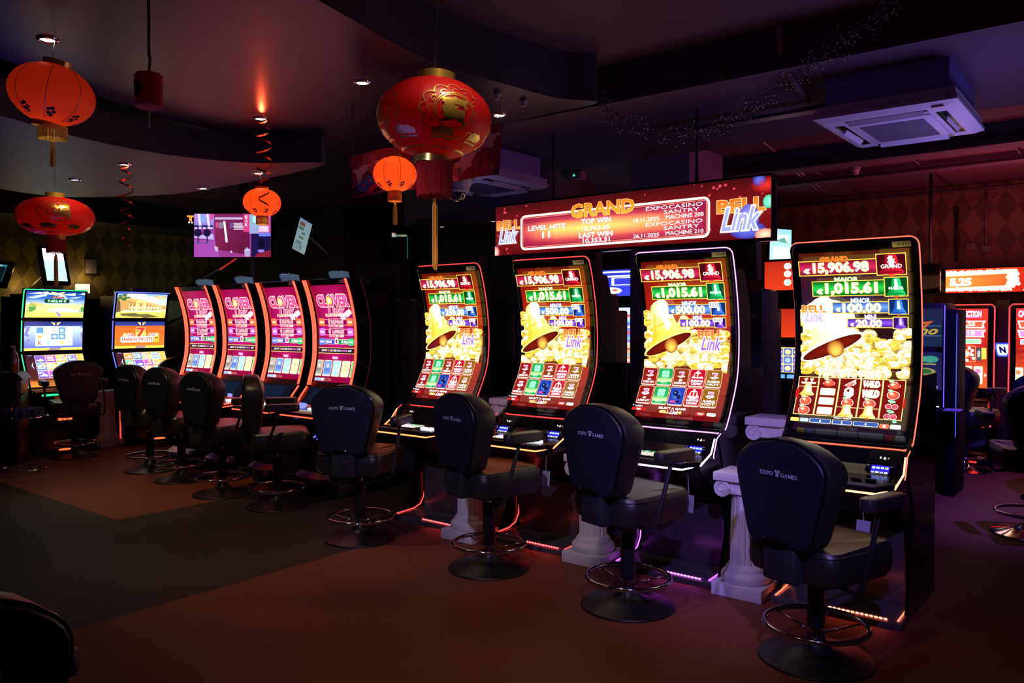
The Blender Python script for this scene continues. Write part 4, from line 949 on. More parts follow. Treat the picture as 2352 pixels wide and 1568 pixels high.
    ff = fr.build('foot_rest', mat('foot_rest_metal', (.55, .42, .45), .3, .7, var=.3, bscale=14), t)
    MB().box(.19, -.175, .155, .245, -.09, .20, .006).build('chrome_corner', CHROME, ff)
    # sign light on top
    tp = MB().box(-.10, .10, 1.96, .10, .30, 2.0, .004).build('topper_foot', SATIN, t)
    MB().prism([(.12, 2.0), (.09, 2.075), (.11, 2.085), (.20, 2.08), (.22, 2.0)], 'x', -.08, .075).build('topper_lamp', mat('topper_glass', (.12, .16, .2), .12, coat=.6, emit=(.10, .16, .24), es=.55), t)
    fc = MB().tube([(-.082, .11, 2.0), (-.085, .084, 2.08), (-.02, .10, 2.095), (.05, .105, 2.09), (.078, .085, 2.08)], .005, 6); fc.build('topper_trim', CHROME, tp)
    tg = Art(30, 12); tg.rect(0, 0, 30, 12, (.75, .80, 1.0)); tg.up(); tg.text('D106', 6, 3.4, 24, 8.8, (.01, .01, .05), .02)
    tg.build('number_label', mat_print(), sc, lambda u, v, o: CP.S(.185 + u / 30 * .10, .008 + v / 12 * .034, .0015 + o), 0)
    return t
clover_art = clover_picture()
cl = make_clover('red edged clover game machine nearest the camera, right end of its row')
cl.location = (-6.0, 4.75, 0)
for x, lab in ((-6.77, 'red edged clover game machine second from the right end of its row'), (-7.57, 'red edged clover game machine third from the right end of its row'), (-8.35, 'red edged clover game machine at the far left end of its row')):
    c = copy_tree(cl); c.location = (x, 4.75, 0); c['label'] = lab
# ================================================================== three-screen machines on the left
def wings(a, cx, cy, w_, h_, c=(1.5, .95, .2)):
    for s in (-1, 1):
        for k in range(3): a.poly([(cx + s * w_ * .12, cy - h_ * .3 + k * h_ * .25), (cx + s * w_ * (.5 - .1 * k), cy - h_ * .5 + k * h_ * .3), (cx + s * w_ * (.42 - .1 * k), cy - h_ * .15 + k * h_ * .28), (cx + s * w_ * .12, cy + k * h_ * .25)], c)
    a.up()
def vive_pictures(which):
    a = Art(160, 90); b = Art(160, 90); c = Art(160, 90)
    if which == 0:
        a.rect(0, 0, 160, 25, K('1038a0', .9), K('3a78d8', 1)); a.rect(0, 25, 160, 44, K('3a78d8'), K('c8e0f0', 1.1)); a.rect(0, 44, 160, 90, (1.5, 1.3, .45), (1.3, .9, .12)); a.up()
        R = random.Random(9)
        for k in range(16):
            x, y = R.uniform(0, 160), R.uniform(6, 40); a.poly([(x, y), (x + R.uniform(20, 50), y - 6), (x + R.uniform(20, 40), y + 2)], (.75, .9, 1.3))
        a.poly([(0, 48), (20, 38), (45, 44), (60, 50), (0, 52)], (1.0, .7, .2)); a.poly([(95, 48), (120, 42), (160, 46), (160, 52)], (1.3, 1.1, .4)); a.poly([(60, 62), (100, 54), (160, 66), (160, 72), (60, 70)], (1.6, 1.5, .8))
        a.up()
        for s, x0 in ((1, 8), (-1, 150)):
            for k in range(9):
                t = k * .35 - 1.2; a.poly([(x0, 54), (x0 + 22 * math.cos(t), 54 + 16 * math.sin(t)), (x0 + 19 * math.cos(t + .2), 56 + 18 * math.sin(t + .2))], (.12, .35 + .05 * (k % 3), .08))
        a.poly([(82, 72), (92, 88), (100, 82), (108, 90), (96, 78), (86, 70)], (.35, .35, .75)); a.up()
        wings(a, 84, 8, 38, 14); a.text('VIVE', 72, 5, 97, 13, (1.6, 1.5, .9), .04, (.7, .35, .05), .04); a.up()
        a.rrect(67, 17, 100, 24, 2, (.10, .05, .08)); a.up(); a.text('GRAND', 70, 18, 97, 23, (1.4, .3, .15), .04); a.rrect(48, 26, 118, 40, 6, (.01, .06, .03)); a.up(); a.text('7.452,46 €', 58, 28.5, 108, 38, (.6, 1.6, .8), .03); a.rect(150, 3, 158, 4.5, WH); a.ell(153, 8, 1.6, 1.6, WH)
        b.rect(0, 0, 160, 15, (.02, .03, .20), (.05, .07, .35)); b.rect(0, 15, 160, 82, (.75, .95, 1.4), (.14, .18, 1.0)); b.rect(0, 82, 160, 90, (1.4, .9, .15)); b.poly([(70, 82), (100, 82), (96, 90), (64, 90)], (.05, .08, .4)); b.up()
        for k in range(16):
            b.ell(R.choice([R.uniform(0, 12), R.uniform(148, 160)]), R.uniform(16, 80), 4, 4, (.35, .3, 1.1), (.2, .2, .8), n=8)
        b.rect(30, 18, 132, 76, (.9, 1.2, 1.6)); b.up()
        sy = [['', 'f', '10', 'g', 's'], ['w', 'y', 'g', 'g', 'q'], ['K', 'J', 'Q', 'r', 'l']]
        for j in range(3):
            for i in range(5):
                x0 = 32 + i * 20; y0 = 19 + j * 19.2; s = sy[j][i]
                dark = (i, j) in ((0, 0), (3, 0), (2, 1), (3, 1)); b.rect(x0, y0, x0 + 18.5, y0 + 17.5, (.14, .38, .75) if dark else (1.2, 1.5, 1.6)); b.up()
                if s in ('K', 'J', 'Q', '10'): b.text(s, x0 + 4, y0 + 3, x0 + 14, y0 + 15, {'K': (1.2, .12, .1), 'J': (.45, .75, .9), 'Q': (.5, .95, .75), '10': (.5, .55, .8)}[s], .03)
                elif s: b.ell(x0 + 9, y0 + 9, 6, 4.5, (1.5, 1.5, 1.5) if dark else {'f': (1.5, 1.1, 1), 's': (1.6, 1.3, 1.2), 'y': (1.5, 1.5, 1.3), 'q': (1.2, .9, 1.3), 'r': (1.5, .8, .1), 'l': (.6, 1.2, .6), 'w': (1.4, .6, .1)}.get(s, (1.5, 1.5, 1.6)), n=10)
                b.up()
    else:
        a.rect(0, 0, 160, 60, (.30, .50, 1.2), (1.1, 1.3, 1.4)); a.rect(0, 60, 160, 90, (1.3, 1.0, .25), (1.2, .75, .1)); a.up()
        a.ell(60, 8, 34, 12, (1.5, 1.5, 1.5), (1.2, 1.3, 1.4)); a.ell(105, 22, 28, 14, (1.6, 1.6, 1.6), (1.0, 1.2, 1.4)); a.up()
        a.poly([(0, 14), (20, 10), (130, 44), (160, 42), (160, 58), (0, 66)], (.75, .42, .12)); a.up(); a.poly([(18, 12), (60, 18), (148, 42), (140, 46), (60, 28), (18, 22)], (1.0, .6, .22)); a.poly([(36, 30), (130, 46), (140, 60), (36, 62)], (.5, .26, .07)); a.up()
        for k in range(10): a.rect(38 + k * 10.5, 34 + k, 41 + k * 10.5, 62, (1.2, .85, .4)); a.ell(46 + k * 10.5, 52, 3.5, 6, (1.4, 1.1, .6))
        a.poly([(60, 26), (78, 20), (92, 28), (90, 66), (84, 66), (84, 34), (68, 34), (68, 66), (62, 66)], (1.1, .8, .3)); a.rect(20, 62, 150, 66, (1.5, 1.5, 1.1)); a.up()
        a.poly([(0, 20), (10, 30), (14, 66), (4, 70), (0, 70)], (.14, .10, .05)); 
        R = random.Random(3)
        for k in range(12): a.ell(R.uniform(0, 34), R.uniform(4, 26), 7, 4, (.08, .20, .05), n=8)
        a.poly([(10, 74), (60, 72), (110, 84), (60, 86), (20, 82)], (.16, .14, .06)); a.poly([(60, 78), (100, 74), (140, 86), (90, 90)], (.18, .16, .05)); a.up()
        wings(a, 138, 12, 42, 16, (1.4, .5, .1)); a.text('VIVE', 125, 9, 152, 18, (1.6, 1.2, .3), .04, (1.1, .15, .05), .04); a.up()
        b.rect(0, 0, 160, 15, (.02, .03, .20), (.05, .07, .35)); b.rect(0, 15, 160, 82, (1.3, .16, .02), (1.4, .24, .03)); b.rect(0, 82, 160, 90, (1.3, .8, .1)); b.poly([(70, 82), (100, 82), (96, 90), (64, 90)], (.05, .08, .4)); b.up()
        for x, c1 in ((32, (1.5, .8, .2)), (44, (.4, .5, 1.4)), (54, (1.0, .1, .2)), (112, (1.3, .4, .3)), (124, (.2, .3, 1.2)), (134, (1.4, .9, .5))): b.ell(x, 46, 8, 8, c1, (1.2, .6, .3), n=12)
        for k in range(12): b.poly([(66 + k * 2.6, 50), (64 + k * 3.2, 22 + (k % 3) * 5), (70 + k * 2.6, 50)], (1.5, 1.0, .2))
        b.up(); b.text('7', 70, 22, 94, 50, (1.3, .06, .03), .04, (1.5, .9, .3), .03); b.rrect(18, 50, 74, 70, 5, (1.6, 1.5, 1.3)); b.rrect(74, 50, 124, 70, 5, (1.6, 1.5, 1.3)); b.rect(126, 50, 142, 70, (1.1, .8, .1)); b.up()
        b.text("SHAKIN'", 22, 54, 72, 66, (.8, .05, .02), .03); b.text('FRUITS', 77, 54, 120, 66, (.8, .05, .02), .03); b.text('40', 128, 52, 140, 60, (.2, .1, 0), .03); b.text('LINES', 128, 62, 140, 67, (.2, .1, 0), .02)
    wings(b, 84, 7, 26, 10)
    b.up()
    c.rect(0, 0, 160, 70, (.05, .01, .02), (.10, .02, .02)); c.rect(40, 0, 160, 90, (.05, .01, .02), (1.2, .95, .2), True); c.rect(0, 68, 160, 90, (.45, .10, .02), (1.3, .35, .05)); c.up()
    for k in range(7): c.poly([(k * 24 - 10, 72 + (k % 2) * 3), (k * 24 + 22, 69), (k * 24 + 30, 74)], (.15, .03, .01))
    c.up(); R = random.Random(5 + which)
    cols_ = [(.35, .15, 1.2), (.5, 1.0, 1.3), (1.2, .5, .1), (.9, .15, .9), (1.2, .12, .06), (.25, .55, 1.3), (1.3, .9, .15), (.2, .9, .4), (1.4, 1.0, .3), (.3, .4, 1.3)]
    for j in range(3):
        for i in range(4):
            x0 = 26 + i * 29; y0 = 3 + j * 22; q = cols_[(i * 3 + j * 5 + which * 2) % 10]; c.rect(x0 - .8, y0 - .8, x0 + 27.4, y0 + 20.4, (1.2, 1.2, 1.2)); c.up(); c.rect(x0, y0, x0 + 26.6, y0 + 19.6, q, tuple(v * .5 for v in q)); c.up()
            for k in range(4): c.ell(x0 + R.uniform(4, 22), y0 + R.uniform(4, 15), R.uniform(2, 5), R.uniform(2, 4), (R.uniform(.4, 1.5), R.uniform(.3, 1.4), R.uniform(.2, 1.4)), n=8)
            c.up(); c.rect(x0 + 3, y0 + 12, x0 + 23, y0 + 15, (1.5, 1.4, 1.2)); c.poly([(x0 + 20, y0), (x0 + 26, y0), (x0 + 26, y0 + 6)], (1.3, .1, .05)); c.up()
    c.poly([(18, 20), (12, 31), (18, 42), (15, 31)], (.8, 1.2, 1.5)); c.rect(75, 77, 90, 79, WH); c.rect(6, 3, 18, 4, (.8, .8, 1.3))
    return a, b, c
def make_vive(which, label, led, ledn):
    t = thing('slot_machine', label, 'slot machine', (0, 0, 0), PI / 2, 'three screen machines on the left')
    hw = .37; pa, pb, pc = vive_pictures(which)
    MB().prism([(.0, .0), (.0, .62), (-.12, .70), (.05, .80), (.16, 1.2), (.15, 1.6), (.08, 1.95), (.5, 1.95), (.55, .0)], 'x', -hw + .01, hw - .01).build('cabinet', SATIN, t)
    LG = glow('led_' + ledn, led, 2.2)
    segs = [((.03, 2.0), (.12, 1.645)), ((.12, 1.63), (.15, 1.235)), ((.145, 1.215), (-.06, .80))]
    for k, ((ya, za), (yb, zb)) in enumerate(segs):
        pr = Prof([(ya, za), (yb, zb)]); L = pr.L
        bz = sheet(MB(), pr, -hw, hw, 0, L, -.05, 0, 4).build('screen_bezel', BLACK, t)
        (pa, pb, pc)[k].build(('upper_display', 'middle_display', 'lower_display')[k], SCREEN, t, (lambda pr, L: lambda u, v, o: pr.S(-hw + .030 + u / 160 * (2 * hw - .06), .018 + v / 90 * (L - .034), .001 + o))(pr, L), 2, .0003)
        pts = [pr.S(-hw, L - .01, .003), pr.S(-hw, .01, .003)]
        if k == 0: pts += [pr.S(-hw + .01, 0, .003), pr.S(hw, 0, .003)]
        MB().tube(pts, .0062, 6).build('edge_light_strip', LG, bz)
    cs = MB().prism([(-.06, .80), (-.13, .775), (-.22, .765), (-.235, .735), (-.22, .70), (-.05, .62), (.2, .62), (.2, .80)], 'x', -hw + .02, hw - .02).build('console', BLACK, t)
    MB().tube([(-hw + .03, -.12, .755), (-hw + .09, -.235, .725), (hw - .09, -.235, .725), (hw - .03, -.12, .755)], .014 if which == 0 else .008, 6).build('console_light_strip', glow('led_console_' + ledn, (.02, 1.0, .35) if which == 0 else (.1, .15, 1), 1.0), cs)
    MB().tube([(-.15, -.20, .785), (-.1, -.23, .79), (.1, -.23, .79), (.15, -.20, .785)], .007, 6).build('chrome_rail', CHROME, cs)
    if which == 0:
        g = MB()
        for i in range(3):
            for j in range(3): g.box(-.02 + i * .058, -.006, .38 + j * .05, .03 + i * .058, .0, .42 + j * .05, .004)
        g.build('lit_speaker_grid', glow('led_redgrid', (1, .12, .03), 1.8), t)
    if which == 1: MB().box(-.355, -.008, .02, -.335, .0, .50, .003).build('red_light_bar', glow('led_redbar', (1, .05, .02), 1.8), t)
    el = MB().lathe([(0, .0), (.075, .0), (.08, .006), (.06, .012), (0, .012)], (0, 0, 0), 20, cap=False); el.v = [(v[0] + (.0 if which == 0 else .10), v[1] * .75 - .16, v[2] + .035) for v in el.v]
    MB().box(-hw, -.26, 0, hw, .5, .035, .005).build('plinth', BLACK, t)
    el.build('lit_foot_disc', glow('led_redgrid', (1, .12, .03), 1.8), t)
    MB().box(-.09, .15, 1.95, .12, .2, 2.06, .004).build('topper_plate', mat('lilac_plate', (.22, .18, .3), .5), t)
    return t
v1 = make_vive(0, 'three screen machine with green edge light and a desert picture, far left', (.02, .75, .22), 'green'); v1.location = (-10.55, 4.22, 0)
v2 = make_vive(1, 'three screen machine with blue edge light and an orange middle screen', (.10, .14, 1), 'blue'); v2.location = (-10.55, 5.31, 0)
# ================================================================== ceiling cassettes
ACW = mat('cassette_plastic', (.55, .54, .60), .45)
def make_ac(label):
    t = thing('ceiling_cassette', label, 'air conditioner', group='ceiling air conditioning cassettes')   # origin: centre of the grille face, x and y half sizes .38/.46
    hx, hy = .38, .46
    MB().box(-.33, -.40, .06, .33, .40, .50, .004).build('housing', mat('ac_housing', (.22, .24, .55), .5, .3), t)
    fr = MB(); fr.loft([[(-hx, -hy, .02), (hx, -hy, .02), (hx, hy, .02), (-hx, hy, .02)], [(-hx, -hy, .0), (hx, -hy, .0), (hx, hy, .0), (-hx, hy, .0)], [(-hx + .05, -hy + .05, -.022), (hx - .05, -hy + .05, -.022), (hx - .05, hy - .05, -.022), (-hx + .05, hy - .05, -.022)]], False)
    fr.box(-hx + .01, -hy + .01, .02, hx - .01, hy - .01, .07)
    f = fr.build('face_frame', ACW, t)
    g = MB().box(-.22, -.30, -.034, .22, .30, -.020, .006).build('intake_frame', ACW, t)
    gr = MB()
    for k in range(44): gr.box(-.17 + k * .0078, -.24, -.038, -.1675 + k * .0078, .24, -.033)
    gr.box(-.175, -.245, -.0355, .175, .245, -.0345); gr.build('intake_grille', mat('ac_grille', (.12, .12, .16), .5), g)
    for s in (-1, 1):
        MB().box(s * .275 - .028, -.30, -.0235, s * .275 + .028, .30, -.0205, .001).build('air_slot', BLACK, f)
        MB().box(-.22, s * .365 - .025, -.0235, .22, s * .365 + .025, -.0205, .001).build('air_slot', BLACK, f)
        vn = MB().prism([(s * .365 - .022, -.024), (s * .365 - .004, -.046), (s * .365 + .020, -.040), (s * .365 + .022, -.024)], 'x', -.20, .20)
        vn.build('louvre', ACW, f)
        vn = MB(); P = [(s * .275 - .012, -.024), (s * .275 + s * .006, -.050), (s * .275 + .014, -.024)]
        vn.prism(P, 'y', -.18, .18).build('louvre', ACW, f)
    MB().box(.25, -.43, -.026, .31, -.405, -.021).build('indicator', mat('indicator', (.7, .6, .5), .4), f)
    ln = MB(); LM = .0
    for z in (.20, .32): ln.tube([(-.28, -.402, z), (.28, -.402, z)], .003, 5)
    for x in (-.28, -.05, .08, .28): ln.tube([(x, -.402, .16), (x, -.402, .36)], .003, 5)
    ln.build('tape_line', mat('foil_tape', (.4, .4, .7), .4), t)
    return t
ac = make_ac('white ceiling air cassette with blue housing, upper right'); ac.location = (-1.19, 5.30, 2.80)
ac2 = copy_tree(ac); ac2.location = (-4.55, 5.30, 2.80); ac2['label'] = 'dim ceiling air cassette behind the dome camera'
# ================================================================== downlights
DLG = glow('downlight_glow', (1, .93, .84), 9)
def make_downlight(label):
    t = thing('downlight', label, 'light', group='round chrome downlights')
    MB().lathe([(.034, .004), (.048, .004), (.052, .0), (.050, -.006), (.040, -.010), (.034, -.006)], n=28, cap=False).build('trim_ring', CHROME, t)
    MB().lathe([(0, -.003), (.034, -.003), (.034, -.001), (0, -.001)], n=24, cap=False).build('lamp', DLG, t)
    return t
dl = None
for x, y, z, lab in ((-4.273, 1.678, 3.0, 'round downlight above the tilted red lantern, top left'), (-3.602, 3.119, 3.0, 'round downlight in the mesh ceiling left of the biggest lantern'), (-3.441, 4.183, 3.0, 'round downlight right of the biggest lantern'), (-4.785, 3.231, 3.0, 'round downlight with a red glow over the long foil spiral'),
                     (-7.063, 2.97, 2.8, 'round downlight above the flattened gold printed lantern'), (-6.625, 3.876, 2.8, 'round downlight near the left corner of the large television'), (-5.6, 3.761, 2.8, 'round downlight just over the small lantern by the television'), (-6.087, 2.923, 2.8, 'round downlight over the smaller foil spiral'),
                     (-6.925, 7.283, 2.8, 'distant round downlight below the tassel of the biggest lantern'), (-6.09, 7.288, 2.8, 'distant round downlight at the left end of the banner, upper one'), (-7.987, 9.537, 2.8, 'distant round downlight at the left end of the banner, lower one')):
    o = copy_tree(dl) if dl else make_downlight(''); dl = dl or o
    o.location = (x, y, z); o['label'] = lab
def add_lantern_fill(loc, power, col, r=.03):  # added point light inside a lantern, stands in for light from above
    l = bpy.data.lights.new('lantern_fill', 'POINT'); l.energy = power; l.color = col; l.shadow_soft_size = r
    o = bpy.data.objects.new('lantern_fill', l); C.objects.link(o); o.location = loc
add_lantern_fill((-4.20, 1.66, 2.66), .35, (1, .62, .35)); add_lantern_fill((-5.40, 2.22, 2.32), .45, (1, .60, .25)); spot('spot_beam', (-4.95, 2.15, 2.77), (-5.42, 2.20, 2.30), 26, (1, .72, .35), 34, .8, .02); add_lantern_fill((-5.574, 3.774, 2.57), 1.9, (1, .62, .32)); add_lantern_fill((-3.483, 3.263, 2.475), 1.5, (1, .66, .34)); add_lantern_fill((-2.50, 2.72, 2.50), .2, (1, .55, .3))  # added points in the lanterns, plus an unseen spot on the flat lantern's print
g_ = atz(618, 205, 3.0); spot('foil_bounce_fill', (-4.74, 3.21, 2.955), (g_.x, g_.y, 3.01), 3.5, (1, .10, .03), 32, 1, .01)  # added spot, stands in for red light bouncing off the foil
spot('spot_beam', (-4.785, 3.231, 2.98), (-4.77, 3.24, 2), 10, (1, .8, .6), 60, .6, .02)  # beam of the downlight over the long foil spiral
# ================================================================== lanterns
def paper(name, col, tr, rough=.6):
    m = bpy.data.materials.new(name); m.use_nodes = True; nt = m.node_tree; nt.nodes.clear(); L = nt.links.new
    o = nt.nodes.new('ShaderNodeOutputMaterial'); d = nt.nodes.new('ShaderNodeBsdfPrincipled'); d.inputs['Base Color'].default_value = (*col, 1); d.inputs['Roughness'].default_value = rough
    t = nt.nodes.new('ShaderNodeBsdfTranslucent'); t.inputs[0].default_value = (*tr, 1); mx = nt.nodes.new('ShaderNodeMixShader'); mx.inputs[0].default_value = .5
    L(d.outputs[0], mx.inputs[1]); L(t.outputs[0], mx.inputs[2]); L(mx.outputs[0], o.inputs[0]); return m
PAPER = paper('red_paper', (.75, .03, .012), (1.0, .10, .02)); CLOTH = paper('red_cloth', (.42, .006, .010), (.65, .02, .01), .45)
PALEP = paper('pink_paper', (.70, .08, .10), (.8, .1, .08))
YEL = mat('yellow_tassel', (.95, .85, .12), .7); ORG = mat('amber_tassel', (.95, .50, .05), .7); REDT = mat('red_tassel', (.45, .01, .01), .6)
def lantern(label, c, R, hz, kind, fringe, fm, tass, tm, cap=.32, ribs=0, tilt=0, wire_to=None):
    t = thing('paper_lantern' if kind == 'paper' else 'cloth_lantern', label, 'lantern', c, 0, 'red lanterns hanging from the ceiling')
    a0 = math.acos(cap); prof = []
    n = 64
    for i in range(n + 1):
        u = -a0 + 2 * a0 * i / n; r = R * math.cos(u) if kind != 'flat' else R * math.cos(u) ** .8
        if kind == 'paper': r *= 1 - .012 * (i % 4 == 0)
        prof.append((r, hz * math.sin(u) / math.sin(a0)))
    rf = (lambda a, z: 1 - .012 * abs(math.sin(a * ribs / 2)) ** .3) if ribs else None
    b = MB().lathe(prof, n=96, rfun=rf, cap=False).build('body', PAPER if kind == 'paper' else CLOTH, t, fix=False)
    rc = R * cap if kind != 'flat' else R * cap ** .8
    for s, nm in ((1, 'top_ring'), (-1, 'bottom_ring')):
        h_ = R * .13
        z0 = hz * s
        MB().lathe([(rc * .98, z0 - s * .003), (rc * 1.02, z0 + s * h_), (rc * .94, z0 + s * h_), (rc * .9, z0)], n=40, cap=False).build(nm, GOLD, t)
    if kind == 'paper':
        for k in range(8):
            a = k * PI / 4 + .3; MB().tube([((p[0] + .002) * math.cos(a), (p[0] + .002) * math.sin(a), p[1]) for p in prof[4:-4:4]], .0018, 4).build('tinsel_line', mat('silver_tinsel', (.35, .35, .38), .35, .6), b)
    # printed marks
    pr = Art(360, 100)
    def surf(u, v, o):
        a = math.radians(u); q = a0 * (1 - 2 * v / 100); r = (R * math.cos(q) if kind != 'flat' else R * math.cos(q) ** .8) + .003 + o
        return (r * math.cos(a), r * math.sin(a), hz * math.sin(q) / math.sin(a0))
    sh_ = 7 if kind == 'cloth' else 0
    if kind == 'paper':
        for k in range(8):
            x = k * 45 + 28
            for q in range(5): pr.ell(x + 5 * math.cos(q * 1.256), 80 + 5 * math.sin(q * 1.256), 3.6, 2.6, W_, n=8)
            pr.rect(x - 7, 87, x + 7, 88.2, W_); pr.rect(x - 1, 80, x + 1, 90, W_)
        pr.build('printed_blossom', mat('dark_print', (.05, .02, .02), .5), b, surf, 30, us=90)
    else:
        chars = '招財進寶' if R > .22 and kind == 'cloth' else '福福福福'
        for k in range(4):
            x = k * 90 + (64 if kind == 'cloth' else 76); pr.text(chars[k], x - 13, 34 + sh_, x + 13, 58 + sh_, W_, .02)
            for q in range(12):
                a = q * PI / 6; cx, cy = x + 27 * math.cos(a), 47 + sh_ + 22 * math.sin(a)
                for w in range(14):
                    b0, b1 = a - 1.5 + w * .21, a - 1.5 + (w + 1) * .21; r0 = 8; pr.poly([(cx + r0 * math.cos(b0), cy + r0 * .8 * math.sin(b0)), (cx + r0 * math.cos(b1), cy + r0 * .8 * math.sin(b1)), (cx + (r0 - 1.1) * math.cos(b1), cy + (r0 - 1.1) * .8 * math.sin(b1)), (cx + (r0 - 1.1) * math.cos(b0), cy + (r0 - 1.1) * .8 * math.sin(b0))], W_)
                for w in range(12):
                    b0, b1 = w * .45, (w + 1) * .45; r0 = .8 + w * .28; r1 = r0 + .28; ux, uy = x + 24 * math.cos(a), 47 + sh_ + 19 * math.sin(a)
                    pr.poly([(ux + r0 * math.cos(b0), uy + r0 * math.sin(b0)), (ux + r1 * math.cos(b1), uy + r1 * math.sin(b1)), (ux + (r1 - .7) * math.cos(b1), uy + (r1 - .7) * math.sin(b1)), (ux + (r0 - .7) * math.cos(b0), uy + (r0 - .7) * math.sin(b0))], W_)
            for w in range(40):
                b0, b1 = w * PI / 20, (w + 1) * PI / 20
                for r0 in (19, 21): pr.poly([(x + r0 * math.cos(b0), 47 + sh_ + r0 * .85 * math.sin(b0)), (x + r0 * math.cos(b1), 47 + sh_ + r0 * .85 * math.sin(b1)), (x + (r0 - .8) * math.cos(b1), 47 + sh_ + (r0 - .8) * .85 * math.sin(b1)), (x + (r0 - .8) * math.cos(b0), 47 + sh_ + (r0 - .8) * .85 * math.sin(b0))], W_)
        for k in range(8):
            x = k * 45 + 10
            for dx_, r_ in ((-9, 3.6), (-3, 4.6), (4, 4.4), (10, 3.2)): pr.ell(x + dx_, 78 - r_, r_ * 1.2, r_, W_, n=10)
            pr.rect(x - 15, 79, x + 15, 81, W_); pr.rect(x - 22, 90, x + 22, 92, W_)
        pr.build('gold_print', GOLD, b, surf, 40, us=120)
    zb = -hz - R * .13
    if fringe:
        fg = MB(); R_ = random.Random(3); nn = 64
        for k in range(nn):
            a = 2 * PI * k / nn; r = rc * .97; L = fringe * (.93 + .1 * R_.random()); x, y = r * math.cos(a), r * math.sin(a)
            fg.tube([(x, y, zb + .006), (x * 1.01, y * 1.01, zb - L * .5), (x * (1 + .02 * R_.random()), y, zb - L)], max(.0022, rc * PI / nn * .85), 4)
        fg.build('fringe', fm, t)
    if tass:
        g = MB(); g.cyl((0, 0, zb + .01), (0, 0, zb - fringe - .01), .0015, 5); g.ball((0, 0, zb - fringe - .015), .008, 8, 6); R_ = random.Random(5)
        for k in range(18):
            a = k * 2.4; r = .011 * math.sqrt((k + 1) / 18); g.tube([(r * .6 * math.cos(a), r * .6 * math.sin(a), zb - fringe - .02), (r * math.cos(a), r * math.sin(a), zb - fringe - .05), (r * 1.15 * math.cos(a), r * 1.1 * math.sin(a), zb - fringe - tass * (.9 + .1 * R_.random()))], .0022, 4)
        g.build('tassel', tm, t)
    if wire_to:
        wl = Vector(wire_to) - Vector(c); MB().tube([(0, 0, hz), (wl.x * .3, wl.y * .3, hz + (wl.z - hz) * .4), tuple(wl)], .0022, 5).build('hanging_wire', mat('wire_tinsel', (.5, .5, .45), .3, .8), t)
    if tilt:
        M_ = Matrix.Rotation(tilt, 4, ray(c[0] and CX, CY)) if False else Matrix.Rotation(tilt, 4, Vector((-.62, .78, 0)))
        for ch in t.children:
            if ch.name.startswith(('body', 'top_ring', 'bottom_ring')): ch.matrix_local = M_
    return t
lantern('large tilted red paper lantern with a yellow fringe, top left', (-4.209, 1.669, 2.715), .192, .138, 'paper', .055, YEL, .14, YEL, .34, tilt=.2, wire_to=(-4.24, 1.70, 3.0))
lantern('flattened red lantern with gold characters in front of the upright cyan monitor', (-5.477, 2.181, 2.277), .225, .118, 'flat', .085, REDT, .22, ORG, .17, 12, wire_to=(-5.477, 2.181, 2.8))
lantern('small glowing red lantern in front of the large television', (-5.574, 3.774, 2.562), .147, .108, 'paper', .05, YEL, .0, YEL, .32, wire_to=(-5.59, 3.77, 2.8))
lantern('small bright orange red lantern left below the biggest lantern', (-3.483, 3.263, 2.473), .128, .098, 'paper', .045, ORG, .14, ORG, .32, wire_to=(-3.483, 3.263, 3.0))
lantern('biggest red cloth lantern with gold ornament and long red fringe', (-2.573, 2.659, 2.535), .262, .172, 'cloth', .15, REDT, .34, ORG, .31, 12, tilt=.06, wire_to=(-2.573, 2.70, 3.3))
def accordion():
    c = Vector((-3.445, 1.763, 2.618)); t = thing('tube_lantern', 'small pink accordion tube lantern on a red ribbon, upper left', 'lantern', c, 0)
    pr = []
    for k in range(33): pr.append((.054 + .0045 * (1 if k % 4 in (1, 2) else -1) + .001, -.072 + .0045 * k))
    MB().lathe(pr, n=36, cap=False).build('body', PALEP, t)
    a = Art(100, 40)
    for x, y, r in ((20, 14, 5), (26, 10, 4), (30, 18, 6), (24, 24, 6), (32, 26, 5), (22, 30, 3), (36, 20, 3), (28, 32, 2.5)): a.ell(x, y, r, r * 1.3, W_, n=8)
    a.build('printed_blossom', mat('dark_print', (.05, .02, .02), .5), t, lambda u, v, o: (.0615 * math.cos(math.radians(215 + u * 2.4)), .0615 * math.sin(math.radians(215 + u * 2.4)), .06 - v / 40 * .12), 12)
    MB().lathe([(.0, -.074), (.056, -.073), (.056, -.071), (0, -.072)], n=30, cap=False).build('base_disc', PALEP, t)
    rb = MB(); P = [(0, 0, .075), (.004, .003, .12), (.012, .0, .135), (.002, 0, .16), (.006, .0, .35), (.004, 0, .382)]
    vs = []; fs = []
    for x, y, z in P: vs += [(x - .009, y - .002, z), (x + .009, y + .002, z), (x + .009, y + .003, z), (x - .009, y - .001, z)]
    for i in range(len(P) - 1):
        for k in range(4): fs.append((i * 4 + k, i * 4 + (k + 1) % 4, i * 4 + 4 + (k + 1) % 4, i * 4 + 4 + k))
    rb.add(vs, fs).build('ribbon', mat('red_ribbon', (.5, .01, .015), .45), t)
    MB().tube([(0, 0, -.07), (0, 0, -.115)], .003, 5).tube([(0, 0, -.115), (.004, 0, -.165)], .002, 4).tube([(0, 0, -.115), (-.004, 0, -.16)], .002, 4).build('tassel', YEL, t)
accordion()
FOIL = mat('red_foil', (.85, .08, .03), .22, .9)
